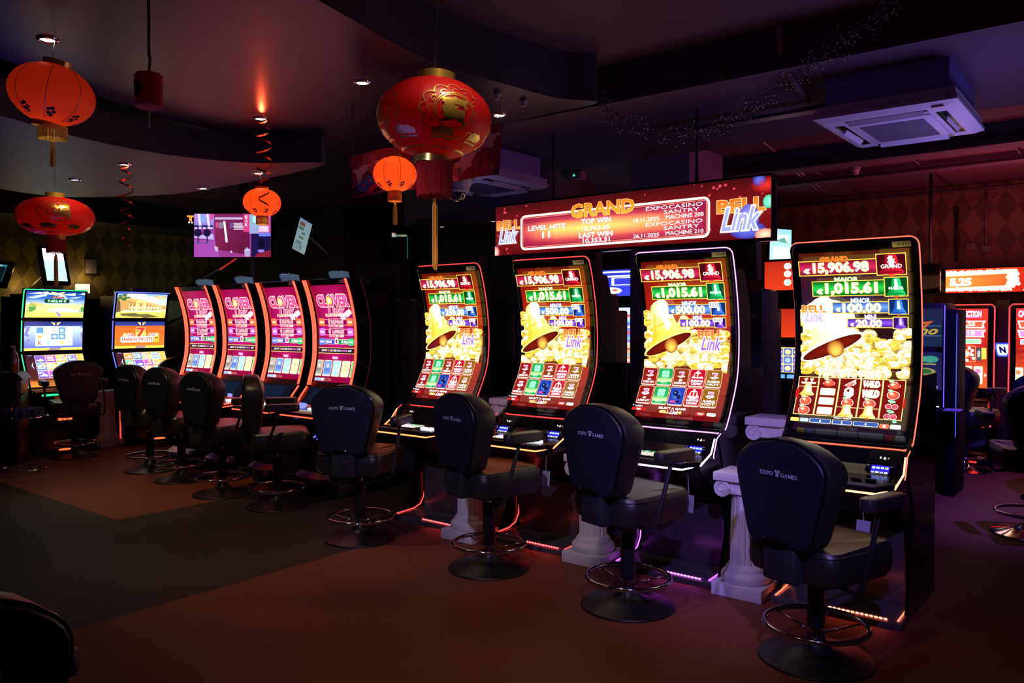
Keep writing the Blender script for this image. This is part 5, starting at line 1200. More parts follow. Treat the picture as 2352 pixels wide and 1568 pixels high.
def spiral(label, top, length, r0, turns, seed):
    t = MB(); N = turns * 16; vs = []; fs = []; R_ = random.Random(seed)
    for i in range(N + 1):
        f = i / N; a = f * turns * 2 * PI + .6 * math.sin(f * 9); r = r0 * (.6 + .7 * math.sin(PI * min(1, f * 1.2)) + .5 * f); z = -length * (f ** 1.15)
        x, y = r * math.cos(a), r * math.sin(a); w_ = .006
        vs += [(x, y, z - w_), (x * 1.05, y * 1.05, z + w_), (x * 1.05 + .0006, y * 1.05, z + w_), (x + .0006, y, z - w_)]
    for i in range(N):
        for k in range(4): fs.append((i * 4 + k, i * 4 + (k + 1) % 4, i * 4 + 4 + (k + 1) % 4, i * 4 + 4 + k))
    t.add(vs, fs, True); o = t.build('foil_spiral', FOIL); o.location = top; tag(o, label, 'decoration', 'twisted red foil spirals'); return o
spiral('long twisted red foil spiral hanging down to the lantern by the television', (-4.76, 3.24, 3.0), .60, .035, 6, 1)
spiral('smaller twisted red foil spiral hanging left of the television', (-6.07, 2.92, 2.8), .62, .034, 6, 2)
# ================================================================== printed cloth banner behind the biggest lantern
def cloth_banner():
    a = Art(300, 110); a.rect(0, 0, 300, 110, (.42, .03, .05)); a.up(); R_ = random.Random(12)
    for k in range(16):
        x, y = R_.uniform(0, 300), R_.uniform(0, 110); a.ell(x, y, 16, 7, (.12, .02, .05)); 
    a.up()
    for P in ([(10, 40), (40, 22), (70, 30), (95, 60), (80, 70), (60, 50), (40, 44), (20, 60), (30, 80), (15, 78)], [(190, 100), (215, 70), (235, 40), (270, 15), (292, 22), (280, 45), (255, 52), (240, 80), (215, 105)]):
        a.poly(P, (.95, .68, .36)); a.up()
        for i in range(len(P)): a.ell(P[i][0], P[i][1], 7, 5, (1, .75, .42), (.7, .45, .22), n=8)
        a.up()
    for k in range(26):
        x, y = R_.uniform(0, 300), R_.choice([R_.uniform(60, 112), R_.uniform(80, 115), R_.uniform(0, 110)]); r = R_.uniform(9, 17); c = R_.choice([(.9, .12, .10), (.12, .24, .42), (.8, .28, .2), (.14, .3, .5), (.95, .2, .16)])
        for q in range(7): a.ell(x + r * .62 * math.cos(q * .9), y + r * .62 * math.sin(q * .9), r * .48, r * .42, c, tuple(v * .5 for v in c), n=8)
        a.up(); a.ell(x, y, r * .28, r * .28, (.6, .25, .08), n=8); a.up()
    TL, BL, TR, BR = at(803, 362, 5.1), at(811, 456, 5.1), at(1156, 285, 4.9), at(1146, 402, 4.9)
    nrm = Vector((.62, -.78, 0))
    def S(u, v, o):
        x, y = u / 300, v / 110; p = (TL * (1 - x) + TR * x) * (1 - y) + (BL * (1 - x) + BR * x) * y
        p = p + nrm * (.05 * math.sin(x * 9) + o) ; return tuple(p)
    t = thing('printed_cloth', 'dark red cloth printed with flowers and gold swirls behind the biggest lantern', 'banner')
    sh = MB(); N = 40; vs = []; fs = []
    for i in range(N + 1): vs += [S(300 * i / N, 0, -.001), S(300 * i / N, 110, -.001), S(300 * i / N, 110, -.004), S(300 * i / N, 0, -.004)]
    for i in range(N):
        for k in range(4): fs.append((i * 4 + k, i * 4 + (k + 1) % 4, i * 4 + 4 + (k + 1) % 4, i * 4 + 4 + k))
    sh.add(vs, fs).build('cloth', mat('cloth_back', (.2, .03, .03), .8), t)
    b2 = Art(110, 300); b2.k = a.k; b2.p = [(k, [(y, x) for x, y in P], c) for k, P, c in a.p]
    b2.build('print', mat_print(), t, lambda u, v, o: S(v, u, o), 40, .0006)
    for x in (.02, .98):
        p = Vector(S(300 * x, 0, 0)); MB().tube([tuple(p), (p.x, p.y, 3.0 if x < .5 else 3.3)], .002, 4).build('hanging_string', SATIN, t)
cloth_banner()
# ================================================================== dome camera
t = thing('dome_camera', 'white dome security camera below the printed cloth', 'security camera', at(1050, 440, 5.5))
MB().lathe([(.088, .03), (.098, .05), (.098, .10), (.08, .17), (.045, .20), (.025, .22), (.025, .78)], n=36).build('mount', mat('lilac_white', (.40, .37, .52), .5), t)
MB().lathe([(.062, -.01), (.084, .0), (.086, .03), (.0, .03)], n=36, cap=False).build('collar', mat('lilac_white', (.40, .37, .52), .5), t)
MB().ball((0, 0, -.01), .061, 28, 10, z0=-1, z1=0).build('dome_glass', mat('dome_glass', (.02, .02, .03), .05, coat=1), t)
# ================================================================== television, monitors
def panel_from(name, label, cat, TL, TR, BL, art, m, thick=.05, bez=.012, group=None, back=None, parent_extra=None):
    TL, TR, BL = Vector(TL), Vector(TR), Vector(BL); X = (TR - TL).normalized(); Z = (TL - BL); Z = (Z - X * Z.dot(X)).normalized(); Yv = Z.cross(X)
    w_ = (TR - TL).length; h_ = (TL - BL).length; c = (TR + BL) / 2
    M_ = Matrix((X, Yv, Z)).transposed().to_4x4(); M_.translation = c
    t = bpy.data.objects.new(name, None); C.objects.link(t); t.matrix_world = M_; tag(t, label, cat, group)
    MB().box(-w_ / 2 - bez, 0, -h_ / 2 - bez, w_ / 2 + bez, thick, h_ / 2 + bez, .004).build('casing', BLACK, t)
    if art: art.build('display', m, t, flat_xz(art.W, art.H, -w_ / 2, h_ / 2, w_, h_, -.0012), 0, .0004)
    return t
a = Art(177, 100); a.rect(0, 0, 177, 100, (.35, .05, .45), (.45, .06, .35)); a.up()
a.rect(0, 0, 46, 32, (.75, .35, 1.1), (.35, .3, 1.0)); a.up(); a.poly([(8, 0), (14, 0), (18, 34), (12, 34)], (1.2, 1.1, 1.5)); a.poly([(28, 0), (33, 0), (37, 32), (32, 32)], (1.2, 1.1, 1.5)); a.rect(14, 2, 26, 20, (.35, .55, 1.3)); a.rect(0, 26, 44, 34, (.05, .03, .25)); a.up()
for x in (4, 14, 24, 34, 40): a.ell(x, 33, 4, 2.2, (1.1, .9, 1.5), n=8)
a.poly([(0, 52), (44, 46), (46, 60), (0, 56)], (.8, .6, 1.3)); a.poly([(0, 60), (50, 62), (60, 100), (0, 100)], (.55, .10, .62)); a.up()
for x, y in ((9, 44), (30, 44)): a.ell(x, y, 9, 9, (.015, .01, .06), n=12); a.rect(x - 1, y + 6, x + 2, y + 24, (.05, .03, .15)); a.ell(x, y + 24, 9, 2, (.25, .12, .5), n=10)
a.poly([(46, 0), (128, 0), (128, 96), (50, 82)], (.32, .03, .14), [(.32, .03, .16), (.30, .02, .12), (.16, .006, .05), (.30, .02, .09)]); a.up()
a.rect(80, 12, 81, 88, (.12, .01, .05)); a.rect(48, 8, 112, 13, (.85, .65, 1.1)); a.poly([(67, 17), (72, 17), (78, 66), (73, 66)], (1.3, 1.3, 1.5)); a.rect(50, 20, 57, 32, (1.0, .1, .3)); a.rect(58, 20, 66, 34, (.3, .3, .5)); a.rect(82, 21, 90, 34, (.25, .1, .4))
for k in range(5): a.rect(91 + (k % 2), 21 + k * 3.4, 112 + (k > 1) * 8, 23.2 + k * 3.4, (1.0, .9, 1.1))
a.up(); a.rect(114, 0, 128, 42, (1.0, .08, .35)); a.rect(38, 0, 44, 12, (1.0, .08, .35)); a.up()
for i, ch in enumerate('EAR'): a.text(ch, 118, 4 + i * 9, 124, 11 + i * 9, (1.4, 1.1, 1.3), .02)
a.rect(128, 2, 150, 46, (.35, .75, .8), (.5, .5, 1.0)); a.rect(136, 6, 142, 20, (.9, 1.4, 1.2)); a.rect(150, 0, 177, 46, (.9, .08, .5)); a.rect(150, 28, 172, 42, (1.3, 1.3, 1.5)); a.rect(150, 6, 166, 24, (.9, .6, .2)); a.up(); a.poly([(132, 46), (177, 46), (177, 100), (132, 100)], (.02, .01, .10)); a.up(); a.rect(150, 44, 177, 52, (.2, .3, 1.3)); a.ell(155, 70, 8, 14, (.01, .005, .04), n=12); a.ell(155, 86, 8, 4, (.4, .3, 1.1), n=10); a.poly([(146, 92), (177, 84), (177, 100), (138, 100)], (.35, .02, .06)); a.up(); a.poly([(116, 84), (122, 77), (130, 84), (129, 99), (117, 99)], (.65, .5, .9)); a.ell(123, 84, 7, 2, (1.0, .9, 1.3), n=8)
for y in range(86, 98, 3): pass
a.poly([(47, 74), (56, 78), (55, 88), (48, 85)], (.9, .6, .9)); a.ell(86, 88, 2.5, 3, (.8, .7, 1.0), n=8)
tv = panel_from('television', 'wide television showing a camera view of a doorway with a vertical red sign', 'television', at(446, 491, 9), at(622, 491, 9), at(446, 590, 9), a, vmat('screen_picture_tv', 'emit', .8), .06, .008)
MB().cyl((.20, .09, -.24), (.20, .09, -2.35), .022, 12).build('pole', mat('pole_steel', (.30, .28, .34), .35, .8), tv)
MB().box(.12, .05, -.2, .28, .12, .1, .004).build('wall_bracket', SATIN, tv)
def doc(c1, c2, body, seed):
    a = Art(60, 110); R_ = random.Random(seed); a.rect(0, 0, 60, 110, c1, c2); a.rect(0, 0, 60, 6, (.25, .45, .9)); a.up()
    for k in range(6):
        x, y = R_.uniform(2, 30), 10 + k * 16; a.rect(x, y, x + R_.uniform(14, 26), y + R_.uniform(8, 14), R_.choice([(.25, .35, .4), (.7, .85, .9), (.3, .12, .1), (.15, .3, .2)]))
    for k in range(8): a.rect(4, 84 + k * 3, R_.uniform(30, 56), 85.4 + k * 3, (.25, .35, .5))
    return a
c0 = at(689.6, 498.7, 9.2); cr = at(717, 515, 9.35); cl_ = at(671, 570, 9.1)
m_ = panel_from('wall_monitor', 'slanted upright monitor with a document, right of the television', 'monitor', c0, cr, cl_, doc((.45, .65, .75), (.55, .75, .8), 0, 1), SCREENDIM, .07, .02)
a = Art(60, 96); a.rect(0, 0, 60, 96, (1.3, 1.4, 1.5)); a.rect(0, 36, 60, 96, (.25, 1.0, .85), (.3, 1.1, .95)); a.rect(4, 6, 50, 8, (.5, .6, .7)); a.rect(38, 56, 52, 92, (.25, .5, .75)); a.up(); a.rect(8, 60, 28, 66, (.6, 1.3, 1.3)); a.rect(40, 70, 49, 72, (.9, 1.2, 1.4)); a.rect(40, 84, 49, 87, (1.2, 1.3, 1.5)); a.rect(40, 60, 49, 66, (.55, .7, .9))
m_ = panel_from('upright_monitor', 'upright cyan and white monitor behind the flattened lantern', 'monitor', at(98, 570, 10.5), at(145, 573, 10.7), at(106, 644, 10.4), a, SCREEN, .07, .04)
MB().cyl((0, .07, 0), (0, .95, .0), .018, 10).build('wall_arm', SATIN, m_)
a = Art(40, 70); a.rect(0, 0, 40, 70, (.01, .02, .03)); a.rect(0, 2, 38, 10, (.1, .75, .8)); a.up(); a.rect(6, 3, 20, 8, (.9, 1.2, 1.3)); a.rect(36, 10, 38, 66, (.04, .3, .4))
panel_from('upright_monitor', 'dark upright monitor with a teal bar cut by the left frame edge', 'monitor', at(-14, 606, 10.4), at(10, 608, 10.4), at(-12, 646, 10.3), a, SCREENDIM, .07, .05)
a = Art(60, 100); a.rect(0, 0, 60, 100, (.35, .85, 1.0), (.6, 1.1, 1.1)); a.rect(0, 0, 60, 10, (.35, .6, 1.1)); a.rect(6, 14, 54, 30, (.8, 1.2, 1.3)); a.up(); a.poly([(14, 30), (40, 20), (50, 34), (30, 32)], (.15, .4, .3)); a.rect(10, 44, 54, 72, (1.1, 1.3, 1.4)); a.rect(20, 74, 40, 90, (.1, .3, .25)); a.up()
for k in range(6): a.rect(12, 46 + k * 4, 50, 47 + k * 4, (.4, .6, .7))
panel = panel_from('document_monitor', 'pale cyan monitor between the banner and the rightmost tall screen', 'monitor', at(1768, 524, 10.4), at(1817, 528, 10.5), at(1768, 618, 10.4), a, SCREEN, .06, .02)
MB().cyl((0, .05, .25), (0, .05, .82), .02, 8).build('ceiling_pole', SATIN, panel)
# ================================================================== cabinets of the row behind, seen from the back
BK = mat('cabinet_back_paint', (.05, .048, .075), .5)
def make_back(label):
    t = thing('slot_machine', label, 'slot machine', group='machines of the next row seen from behind')
    MB().box(-.69, 0, 0, 0, .30, 1.82, .006).build('cabinet_back', BK, t)
    MB().box(-.60, .30, 0, -.06, .55, 1.70, .02).build('cabinet', SATIN, t)
    MB().box(-.04, .02, 1.82, -.01, .28, 1.835, .003).build('top_trim', CHROMED, t)
    m = MB().prism([(.06, 1.90), (.02, 2.17), (.05, 2.20), (.13, 2.19), (.13, 1.90)], 'x', -.64, -.06); m.build('monitor_back', mat('monitor_back_plastic', (.055, .045, .035), .6), t)
    MB().box(-.42, .0, 1.82, -.28, .14, 2.05, .01).build('monitor_stand', SATIN, t)
    MB().tube([(-.2, -.0, 1.9), (-.12, -.03, 1.98), (-.04, .0, 1.86)], .004, 5).build('cable', SATIN, t)
    g = Art(10, 6); g.rect(0, 0, 10, 6, (.5, .5, .55)); g.up(); g.rect(1, 1, 4, 5, (.05, .05, .06)); g.rect(5, 1.5, 9, 2.5, (.1, .1, .1)); g.rect(5, 3.5, 9, 4.5, (.1, .1, .1))
    g.build('serial_label', mat_print(), t, lambda u, v, o: (-.10 + u / 10 * .05, -.001 - o, 1.66 - v / 6 * .03), 0)
    return t
bk = make_back('tall dark machine back with a blue lit side, just left of the rightmost screen'); bk.location = (-2.09, 5.42, 0)
for x, lab in ((-3.42, 'tall dark machine back seen left of the pink edged machine'), (-4.655, 'tall dark machine back between the two red edged bell machines'), (-5.78, 'tall dark machine back between the clover row and the first bell machine')):
    o = copy_tree(bk); o.location = (x, 5.42, 0); o['label'] = lab
# ================================================================== machines along the back wall
def cash_picture(shift=0):
    a = Art(100, 158); a.rect(0, 0, 100, 80, (.9, .04, .03), (.45, .015, .01)); a.rect(0, 80, 100, 158, (.35, .01, .01), (1.0, .12, .02)); a.up()
    for k in range(12): a.poly([(0, 20 + k * 12), (50, 8 + k * 12), (100, 18 + k * 12), (50, 12 + k * 12)], (.9, .08, .05))
    a.up(); a.text('CASH CONNECTION', 4, 5, 88, 16, (1.5, 1.3, 1.4), .05, (.8, .1, .4), .05, shear=.15); a.rect(40, 16.5, 84, 18, (.9, .3, 1.2)); a.up()
    for y, c, tx in ((24, (1.3, .12, .04), '10 405,25'), (42, (1.2, .3, 1.0), '1 045,10')):
        a.poly([(2, y), (97, y), (92, y + 7), (94, y + 15), (6, y + 15), (4, y + 6)], (1.5, 1.3, 1.2)); a.up(); a.poly([(6, y + 2), (92, y + 2), (88, y + 7), (90, y + 12.5), (9, y + 12.5), (7, y + 6)], c); a.up(); a.text(tx, 20, y + 3, 76, y + 11.5, (1.6, 1.4, .9), .05, (.4, .05, .02), .03); a.up()
    a.rrect(8, 60, 34, 70, 1, (1.3, 1.3, 1.4)); a.rrect(36, 61, 46, 69, 1, (1.4, 1.1, 1)); a.rrect(48, 60, 88, 70, 1, (.8, 1.5, .9)); a.up(); a.rrect(10, 62, 32, 68, 1, (.5, .5, .6)); a.rrect(50, 62, 86, 68, 1, (.35, .9, .45)); a.up()
    a.frame(18, 75, 78, 106, 1, (1.0, .5, .2)); a.ell(46, 90, 21, 13, (1.6, 1.4, .8), (1.5, .4, .05), n=18); a.up(); a.text('HOT SPIN', 22, 86, 70, 94, (1.6, 1.5, 1.4), .05, (1.2, .2, .05), .03)
    for x, y in ((22, 78), (30, 102), (20, 94), (66, 79), (72, 92), (74, 99), (62, 103), (72, 83)): a.ell(x, y, 3.2, 3, (1.5, 1.5, 1.5), n=8)
    a.rect(80, 78, 88, 103, (.05, .08, .12)); a.ell(84, 90, 3, 8, (.7, .9, 1.0), n=8); a.rect(89, 78, 98, 100, (1.2, .8, .1)); a.up()
    for i in range(5):
        x = -3 + i * 19.5; a.rrect(x, 114, x + 17, 150, 2, (1.4, .5, .2)); a.up(); a.rrect(x + .8, 115, x + 16.2, 149, 2, (1.5, 1.5, 1.5)); a.up()
        a.ell(x + 8, 124, 5, 5, ((.9, .3, .1), (.3, .5, .9), (1.2, .8, .2), (.2, .2, .3), (.9, .2, .5))[i], n=8); a.ell(x + 8, 136, 4, 4, ((.5, .9, .3), (1.2, .4, .1), (.9, .2, .2), (1.3, .3, .1), (.3, .6, .9))[i], n=8)
    a.poly([(95, 128), (99, 132), (95, 136)], WH); a.up()
    return a
CASH = cash_picture()
def make_cash(label, led, ln):
    t = thing('slot_machine', label, 'slot machine', group='red screen machines along the back wall')
    MB().box(-.31, .05, 0, .31, .55, 1.78, .02).build('cabinet', SATIN, t)
    MB().box(-.33, 0, .79, .33, .06, 1.80, .025).build('screen_bezel', BLACK, t)
    n = 10; P = [(-.33, .80), (-.33, 1.77), (-.30, 1.80), (.30, 1.80), (.33, 1.77), (.33, .80), (.30, .42)]
    MB().tube([(x, -.004, z) for x, z in P], .007, 6).build('edge_light_strip', glow('led_' + ln, led, 2.2), t)
    CASH.build('display', SCREEN, t, flat_xz(100, 158, -.265, 1.755, .53, .90, -.001), 0, .0006)
    MB().prism([(.05, .80), (-.10, .72), (-.25, .68), (-.26, .62), (.05, .55)], 'x', -.30, .30).build('console', BLACK, t)
    MB().tube([(-.22, -.2, .73), (.22, -.2, .73)], .008, 6).build('chrome_rail', CHROME, t)
    MB().box(-.27, -.266, .625, .27, -.258, .665).build('console_light', glow('led_console_orange', (1, .16, .02), 1.9), t)
    g = MB()
    for k in range(3): g.box(.02 + k * .0, .04, .40 + k * .05, .24, .049, .425 + k * .05, .003)
    g.build('red_grille_light', glow('led_redgrid2', (1, .03, .02), 1.6), t)
    MB().box(-.33, -.2, 0, .33, .05, .06, .005).build('plinth', BLACK, t)
    MB().box(-.20, -.204, .03, .20, -.200, .05).build('plinth_light', glow('led_redgrid2', (1, .03, .02), 1.6), t)
    return t
k1 = make_cash('red lit single screen machine left of the lit shield emblem', RED, 'red'); k1.location = (-1.66, 10.35, 0)
k2 = copy_tree(k1); k2.location = (-.86, 10.35, 0); k2['label'] = 'red lit machine cut by the right frame edge, right of the lit shield emblem'
t = thing('partition_cabinet', 'dark panel between the back machines with a lit white N shield', 'cabinet', (-1.26, 10.45, 0))
MB().box(-.07, 0, 0, .07, .4, 1.85, .01).build('panel', mat('wine_panel', (.03, .008, .010), .5), t)
sh = [(-.055, .06), (.055, .06), (.060, .03), (.045, -.05), (.03, -.062), (-.03, -.062), (-.045, -.05), (-.060, .03)]
em = MB().prism([(x, z + 1.292) for x, z in sh], 'y', -.02, 0).build('lit_shield', glow('shield_white', (.42, .62, 1), 2.2), t)
MB().prism([(x * 1.3, z * 1.3 + 1.292) for x, z in sh], 'y', -.006, 0).build('shield_halo', glow('shield_blue', (.02, .06, 1), 1.4), t)
na_ = Art(10, 10); na_.text('N', 2.4, 2.6, 7.6, 7.6, (.02, .05, .3), .06, shear=-.2); na_.build('letter', mat_print(), em, flat_xz(10, 10, -.06, 1.352, .12, .12, -.0205), 0)
# fire banner over them
t = thing('jackpot_screen', 'wide flame framed jackpot screen reading 5,25 on the back wall', 'screen', (-1.48, 10.55, 1.935))
MB().box(-.5, 0, -.01, .62, .08, .30, .004).build('housing', BLACK, t)
a = Art(230, 60); a.rect(0, 0, 230, 60, (.95, .04, .01), (.8, .02, .01)); a.rect(150, 0, 230, 60, (.8, .03, .01), (.04, .004, .004), True); a.up(); R_ = random.Random(8)
a.poly([(0, 8), (150, 4), (166, 4), (170, 16), (162, 28), (168, 38), (160, 50), (0, 56)], (1.6, 1.1, .7)); 
for k in range(46): x = k * 3.4; a.ell(x, 8 + R_.uniform(-2, 2), 3, R_.uniform(2, 5), (1.6, 1.2, .8), n=6); a.ell(x, 53 + R_.uniform(-1, 2), 3, R_.uniform(2, 4), (1.6, 1.2, .8), n=6)
for k in range(14): a.ell(160 + R_.uniform(-8, 10), R_.uniform(5, 50), 5, 5, (1.6, 1.2, .9), n=7)
a.up(); a.poly([(0, 18), (145, 15), (140, 24), (145, 30), (140, 44), (0, 47)], (1.3, .30, .04), [(1.4, .35, .05), (1.1, .12, .02), (1.1, .14, .02), (1.1, .12, .02), (1.1, .10, .02), (1.4, .35, .05)]); a.up(); a.text('5,25', 12, 24, 60, 44, (1.7, 1.6, 1.4), .07); a.rect(180, 54, 212, 57, (1.3, 1.2, 1.2))
a.build('led_picture', SCREEN, t, flat_xz(230, 60, -.38, .285, .99, .275, -.002), 0, .0006)
mb_ = MB().box(-.13, 0, -.16, .11, .06, .18, .01).build('monitor', BLACK); mb_.location = (-1.93, 10.0, 2.08); MB().cyl((0, .03, .18), (0, .03, 1.22), .02, 8).build('ceiling_pole', SATIN, mb_); tag(mb_, 'black unlit monitor at the left end of the flame framed screen', 'monitor')
# dim machine with a fruit logo, and the panel at its right
def make_dim():
    t = thing('slot_machine', 'dim two screen machine with a yellow 7 logo right of the rightmost tall screen', 'slot machine', (-1.75, 8.35, 0))
    MB().box(-.28, .03, 0, .28, .5, 1.78, .01).build('cabinet', SATIN, t)
    up, lo = Art(60, 62), Art(60, 62)
    up.rect(0, 0, 60, 62, (.03, .04, .12), (.02, .05, .16)); up.up(); up.poly([(37, 22), (51, 20), (47, 25), (41, 34), (35, 34), (43, 25), (36, 26)], (1.2, .25, .03)); up.text('ino', 32, 30, 55, 42, (1.1, .8, .12), .03, shear=.4); up.rect(36, 28, 59, 28.8, (.3, .45, .8)); up.rect(36, 44, 59, 44.8, (.3, .45, .8))
    lo.rect(0, 0, 60, 62, (.02, .03, .16), (.05, .03, .22)); lo.up(); lo.ell(36, 12, 9, 6, (.15, .9, .55), n=8); lo.ell(48, 12, 9, 6, (.1, .7, .5), n=8); lo.rect(32, 19, 54, 21, (.8, .8, .2)); lo.ell(42, 32, 12, 6, (.8, .7, .2), n=10); lo.up(); lo.ell(42, 32, 8, 4, (.05, .3, .1)); lo.rrect(30, 42, 54, 52, 5, (.8, .5, .1)); lo.up(); lo.rrect(32, 43.5, 52, 50.5, 4, (.05, .03, .1))
    for k in range(3): lo.rect(32 + k * 9, 55, 38 + k * 9, 60, (.6, .6, .7))
    up.build('upper_display', SCREENDIM, t, flat_xz(60, 62, -.25, 1.73, .50, .36, .028), 0, .0005); lo.build('lower_display', SCREENDIM, t, flat_xz(60, 62, -.25, 1.32, .50, .36, .028), 0, .0005)
    MB().box(-.27, -.2, .62, .27, .05, .80, .02).build('console', BLACK, t)
    MB().box(.10, -.205, .82, .27, -.19, .83).build('white_light_strip', glow('strip_white', (.6, .7, 1), 1.6), t)
    MB().tube([(.27, .02, .8), (.27, .02, 1.76)], .005, 5).build('edge_light_strip', glow('led_violet', (.2, .12, 1), 1.2), t)
make_dim()
t = thing('partition_panel', 'tall narrow dark partition right of the dim 7 logo machine', 'partition', (-1.40, 8.2, 0))
MB().box(-.045, 0, 0, .045, .5, 1.72, .008).build('panel', mat('black_panel', (.006, .006, .009), .7, spec=.1), t)
MB().box(.046, .0, .55, .049, .02, 1.68).build('blue_light_strip', glow('led_blue_edge', (.12, .14, 1), .9), t)
MB().box(-.03, -.16, .80, .11, -.0, .812).build('shelf', mat('pale_shelf', (.45, .42, .55), .5), t)
# stacked red screens between the tall machines
t = thing('slot_machine', 'machine with two plain red screens behind, left of the rightmost tall screen', 'slot machine', (-3.36, 9.5, 0))
MB().box(-.32, .03, 0, .32, .5, 2.0, .01).build('cabinet', SATIN, t)
for nm, z0, z1 in (('upper_display', 1.985, 2.33), ('middle_display', 1.42, 1.76)):
    MB().box(-.31, 0, z0 - .03, .31, .1, z1 + .03, .02).build(nm.split('_')[0] + '_bezel', BLACK, t)
    a = Art(60, 34); a.rect(0, 0, 60, 34, (.45, .02, .008), (.75, .05, .012)); a.up()
    if z0 > 1.9:
        for k, c in ((6, (1.2, .5, .5)), (15, (1.2, .5, .5)), (25, (.2, .9, .3))): a.ell(30, k, 5, 4, (1.3, 1.2, 1.2), n=10); a.ell(30, k, 3.8, 2.8, c, n=10)
    a.build(nm, SCREEN, t, flat_xz(60, 34, -.28, z1, .56, z1 - z0, -.001), 0, .0006)
a = Art(60, 30); a.rect(0, 0, 60, 30, (1.1, .9, .2)); a.up()
for i in range(5):
    for j in range(3): a.rrect(1 + i * 12, 1 + j * 9.8, 12 + i * 12, 9.8 + j * 9.8, 1.5, (.12, .15, .6)); a.up(); a.ell(6.5 + i * 12, 5.5 + j * 9.8, 4, 3, ((1.2, 1.2, .3), (.4, .6, 1.3), (1.2, .9, .4))[j], n=8)
a.build('lower_display', SCREEN, t, flat_xz(60, 30, -.28, 1.30, .56, .30, .02), 0, .0006)
for k in range(4): MB().box(-.26 + k * .13, .0, .93, -.16 + k * .13, .02, .975, .004).build('button', glow('button_blue', (.15, .45, .9), 1.2), t)
t = thing('slot_machine', 'blue lit machine glimpsed through the gap left of the machine tagged G 210', 'slot machine', (-5.62, 9.4, 0))
MB().box(-.3, .03, 0, .3, .5, 2.3, .01).build('cabinet', SATIN, t)
a = Art(40, 100); a.rect(0, 0, 40, 100, (.03, .04, .5), (.05, .06, .9)); a.up()
for y in (6, 22): a.rect(0, y, 40, y + 6, (1.1, 1.2, 1.6))
a.frame(10, 30, 44, 60, 3, (.9, 1.1, 1.6)); a.ell(8, 80, 14, 14, (1.0, 1.5, 1.1), n=10); a.up(); a.ell(4, 78, 3, 4, (.9, .1, .1)); a.ell(14, 78, 3, 4, (.9, .1, .1))
a.build('upper_display', SCREEN, t, flat_xz(40, 100, -.28, 2.32, .56, .36, .028), 0, .0006)
a = Art(40, 120); a.rect(0, 0, 40, 30, (.6, .7, 1.2)); a.rect(0, 30, 40, 80, (.2, .25, 1.1), (.4, .3, 1.2)); a.rect(0, 80, 40, 120, (1.2, .7, .4), (.9, .3, .2)); a.up()
for k in range(10): a.ell(20, 6 + k * 12, 14, 3, ((1.2, 1.1, 1.3), (.9, .1, .1), (.2, .7, 1.2))[k % 3], n=8)
a.build('main_display', SCREEN, t, flat_xz(40, 120, -.28, 1.80, .56, .75, .028), 0, .0006)
# ================================================================== left side: rail of panels, lamps, cabinet, trolley, bottle
pn = None
for k in range(7):
    t = MB().box(-.02, 0, 0, .02, .60, 1.93, .008).box(-.03, .60, 0, .03, .66, 1.98, .004)
    y = 3.2 + k * .70
    if k == 0: pn = o = t.build('partition_panel', mat('partition_dark', (.012, .012, .02), .4))
    else: o = pn.copy(); C.objects.link(o)
    o.location = (-11.45, y, 0); tag(o, 'dark upright partition panel in front of the diamond wallpaper', 'partition', 'dark panels behind the three screen machines')
def sconce(loc, s, label):
    t = thing('wall_lamp', label, 'lamp', loc, 0, 'warm lamps on the left wall')
    MB().box(0, -.09 * s, -.07, .06, .09 * s, .06, .004).build('lit_shade', glow('sconce_glow', (1, .72, .30), 2.6), t)
    MB().box(0, -.095 * s, .06, .065, .095 * s, .07).build('cap', SATIN, t)
    l = bpy.data.lights.new('sconce_light', 'POINT'); l.energy = 2.2; l.color = (1, .62, .18); l.shadow_soft_size = .05; o = bpy.data.objects.new('sconce_light', l); C.objects.link(o); o.location = (loc[0] + .16, loc[1] - .02, loc[2] + .16); return t
sconce((-12.19, 5.20, 2.10), 1, 'glowing amber wall lamp behind the green edged machine')
sconce((-12.19, 4.40, 1.92), 1.5, 'low amber lit strip at the left, between the dark panels')
t = thing('wall_box', 'pale control box on the diamond wallpaper above the amber lamp', 'control box', (-12.19, 5.32, 2.42))
MB().box(0, -.08, -.10, .06, .08, .11, .01).build('case', mat('dim_lilac', (.14, .12, .20), .5), t)
MB().box(0, -.07, -.14, .05, .07, -.105, .004).build('base', SATIN, t)
t = thing('service_cabinet', 'dark waist-high service cabinet at the left frame edge', 'cabinet', (-10.0, 3.38, 0), math.radians(60))
MB().box(-.42, 0, 0, .20, .45, 1.0, .008).build('carcass', SATIN, t)
MB().prism([(-.45, 1.0), (-.45, 1.03), (.17, 1.03), (.23, .95), (.20, .95)], 'y', -.02, .47).build('top', mat('cabinet_top', (.02, .02, .03), .5), t)
MB().box(.165, -.008, .0, .20, 0, .94).build('edge_strip', mat('lilac_plate', (.22, .18, .3), .5), t)
g = Art(10, 14); g.rect(0, 0, 10, 14, (.12, .10, .16)); g.rect(0, 0, 10, 6, (.03, .04, .20)); g.up(); g.rect(1, 8, 9, 8.4, (.05, .04, .08)); g.rect(1, 10, 9, 10.4, (.05, .04, .08)); g.rect(1.5, 2, 6, 3, (.4, .45, .7)); g.build('notice', mat_print(), t, flat_xz(10, 14, -.16, .93, .12, .155, -.002), 0)
t = thing('spray_bottle', 'spray bottle with amber liquid standing on the dark cabinet', 'bottle', (-10.12, 3.567, 1.032))
MB().lathe([(0, 0), (.045, 0), (.048, .01), (.048, .16), (.040, .20), (.018, .235), (.016, .25), (0, .25)], n=20, cap=False).build('body', mat('bottle_plastic', (.35, .38, .55), .2, coat=.5), t)
MB().lathe([(0, .005), (.046, .005), (.0485, .012), (.0485, .09), (0, .09)], n=20, cap=False).build('amber_liquid', mat('amber', (.5, .18, .02), .3), t)
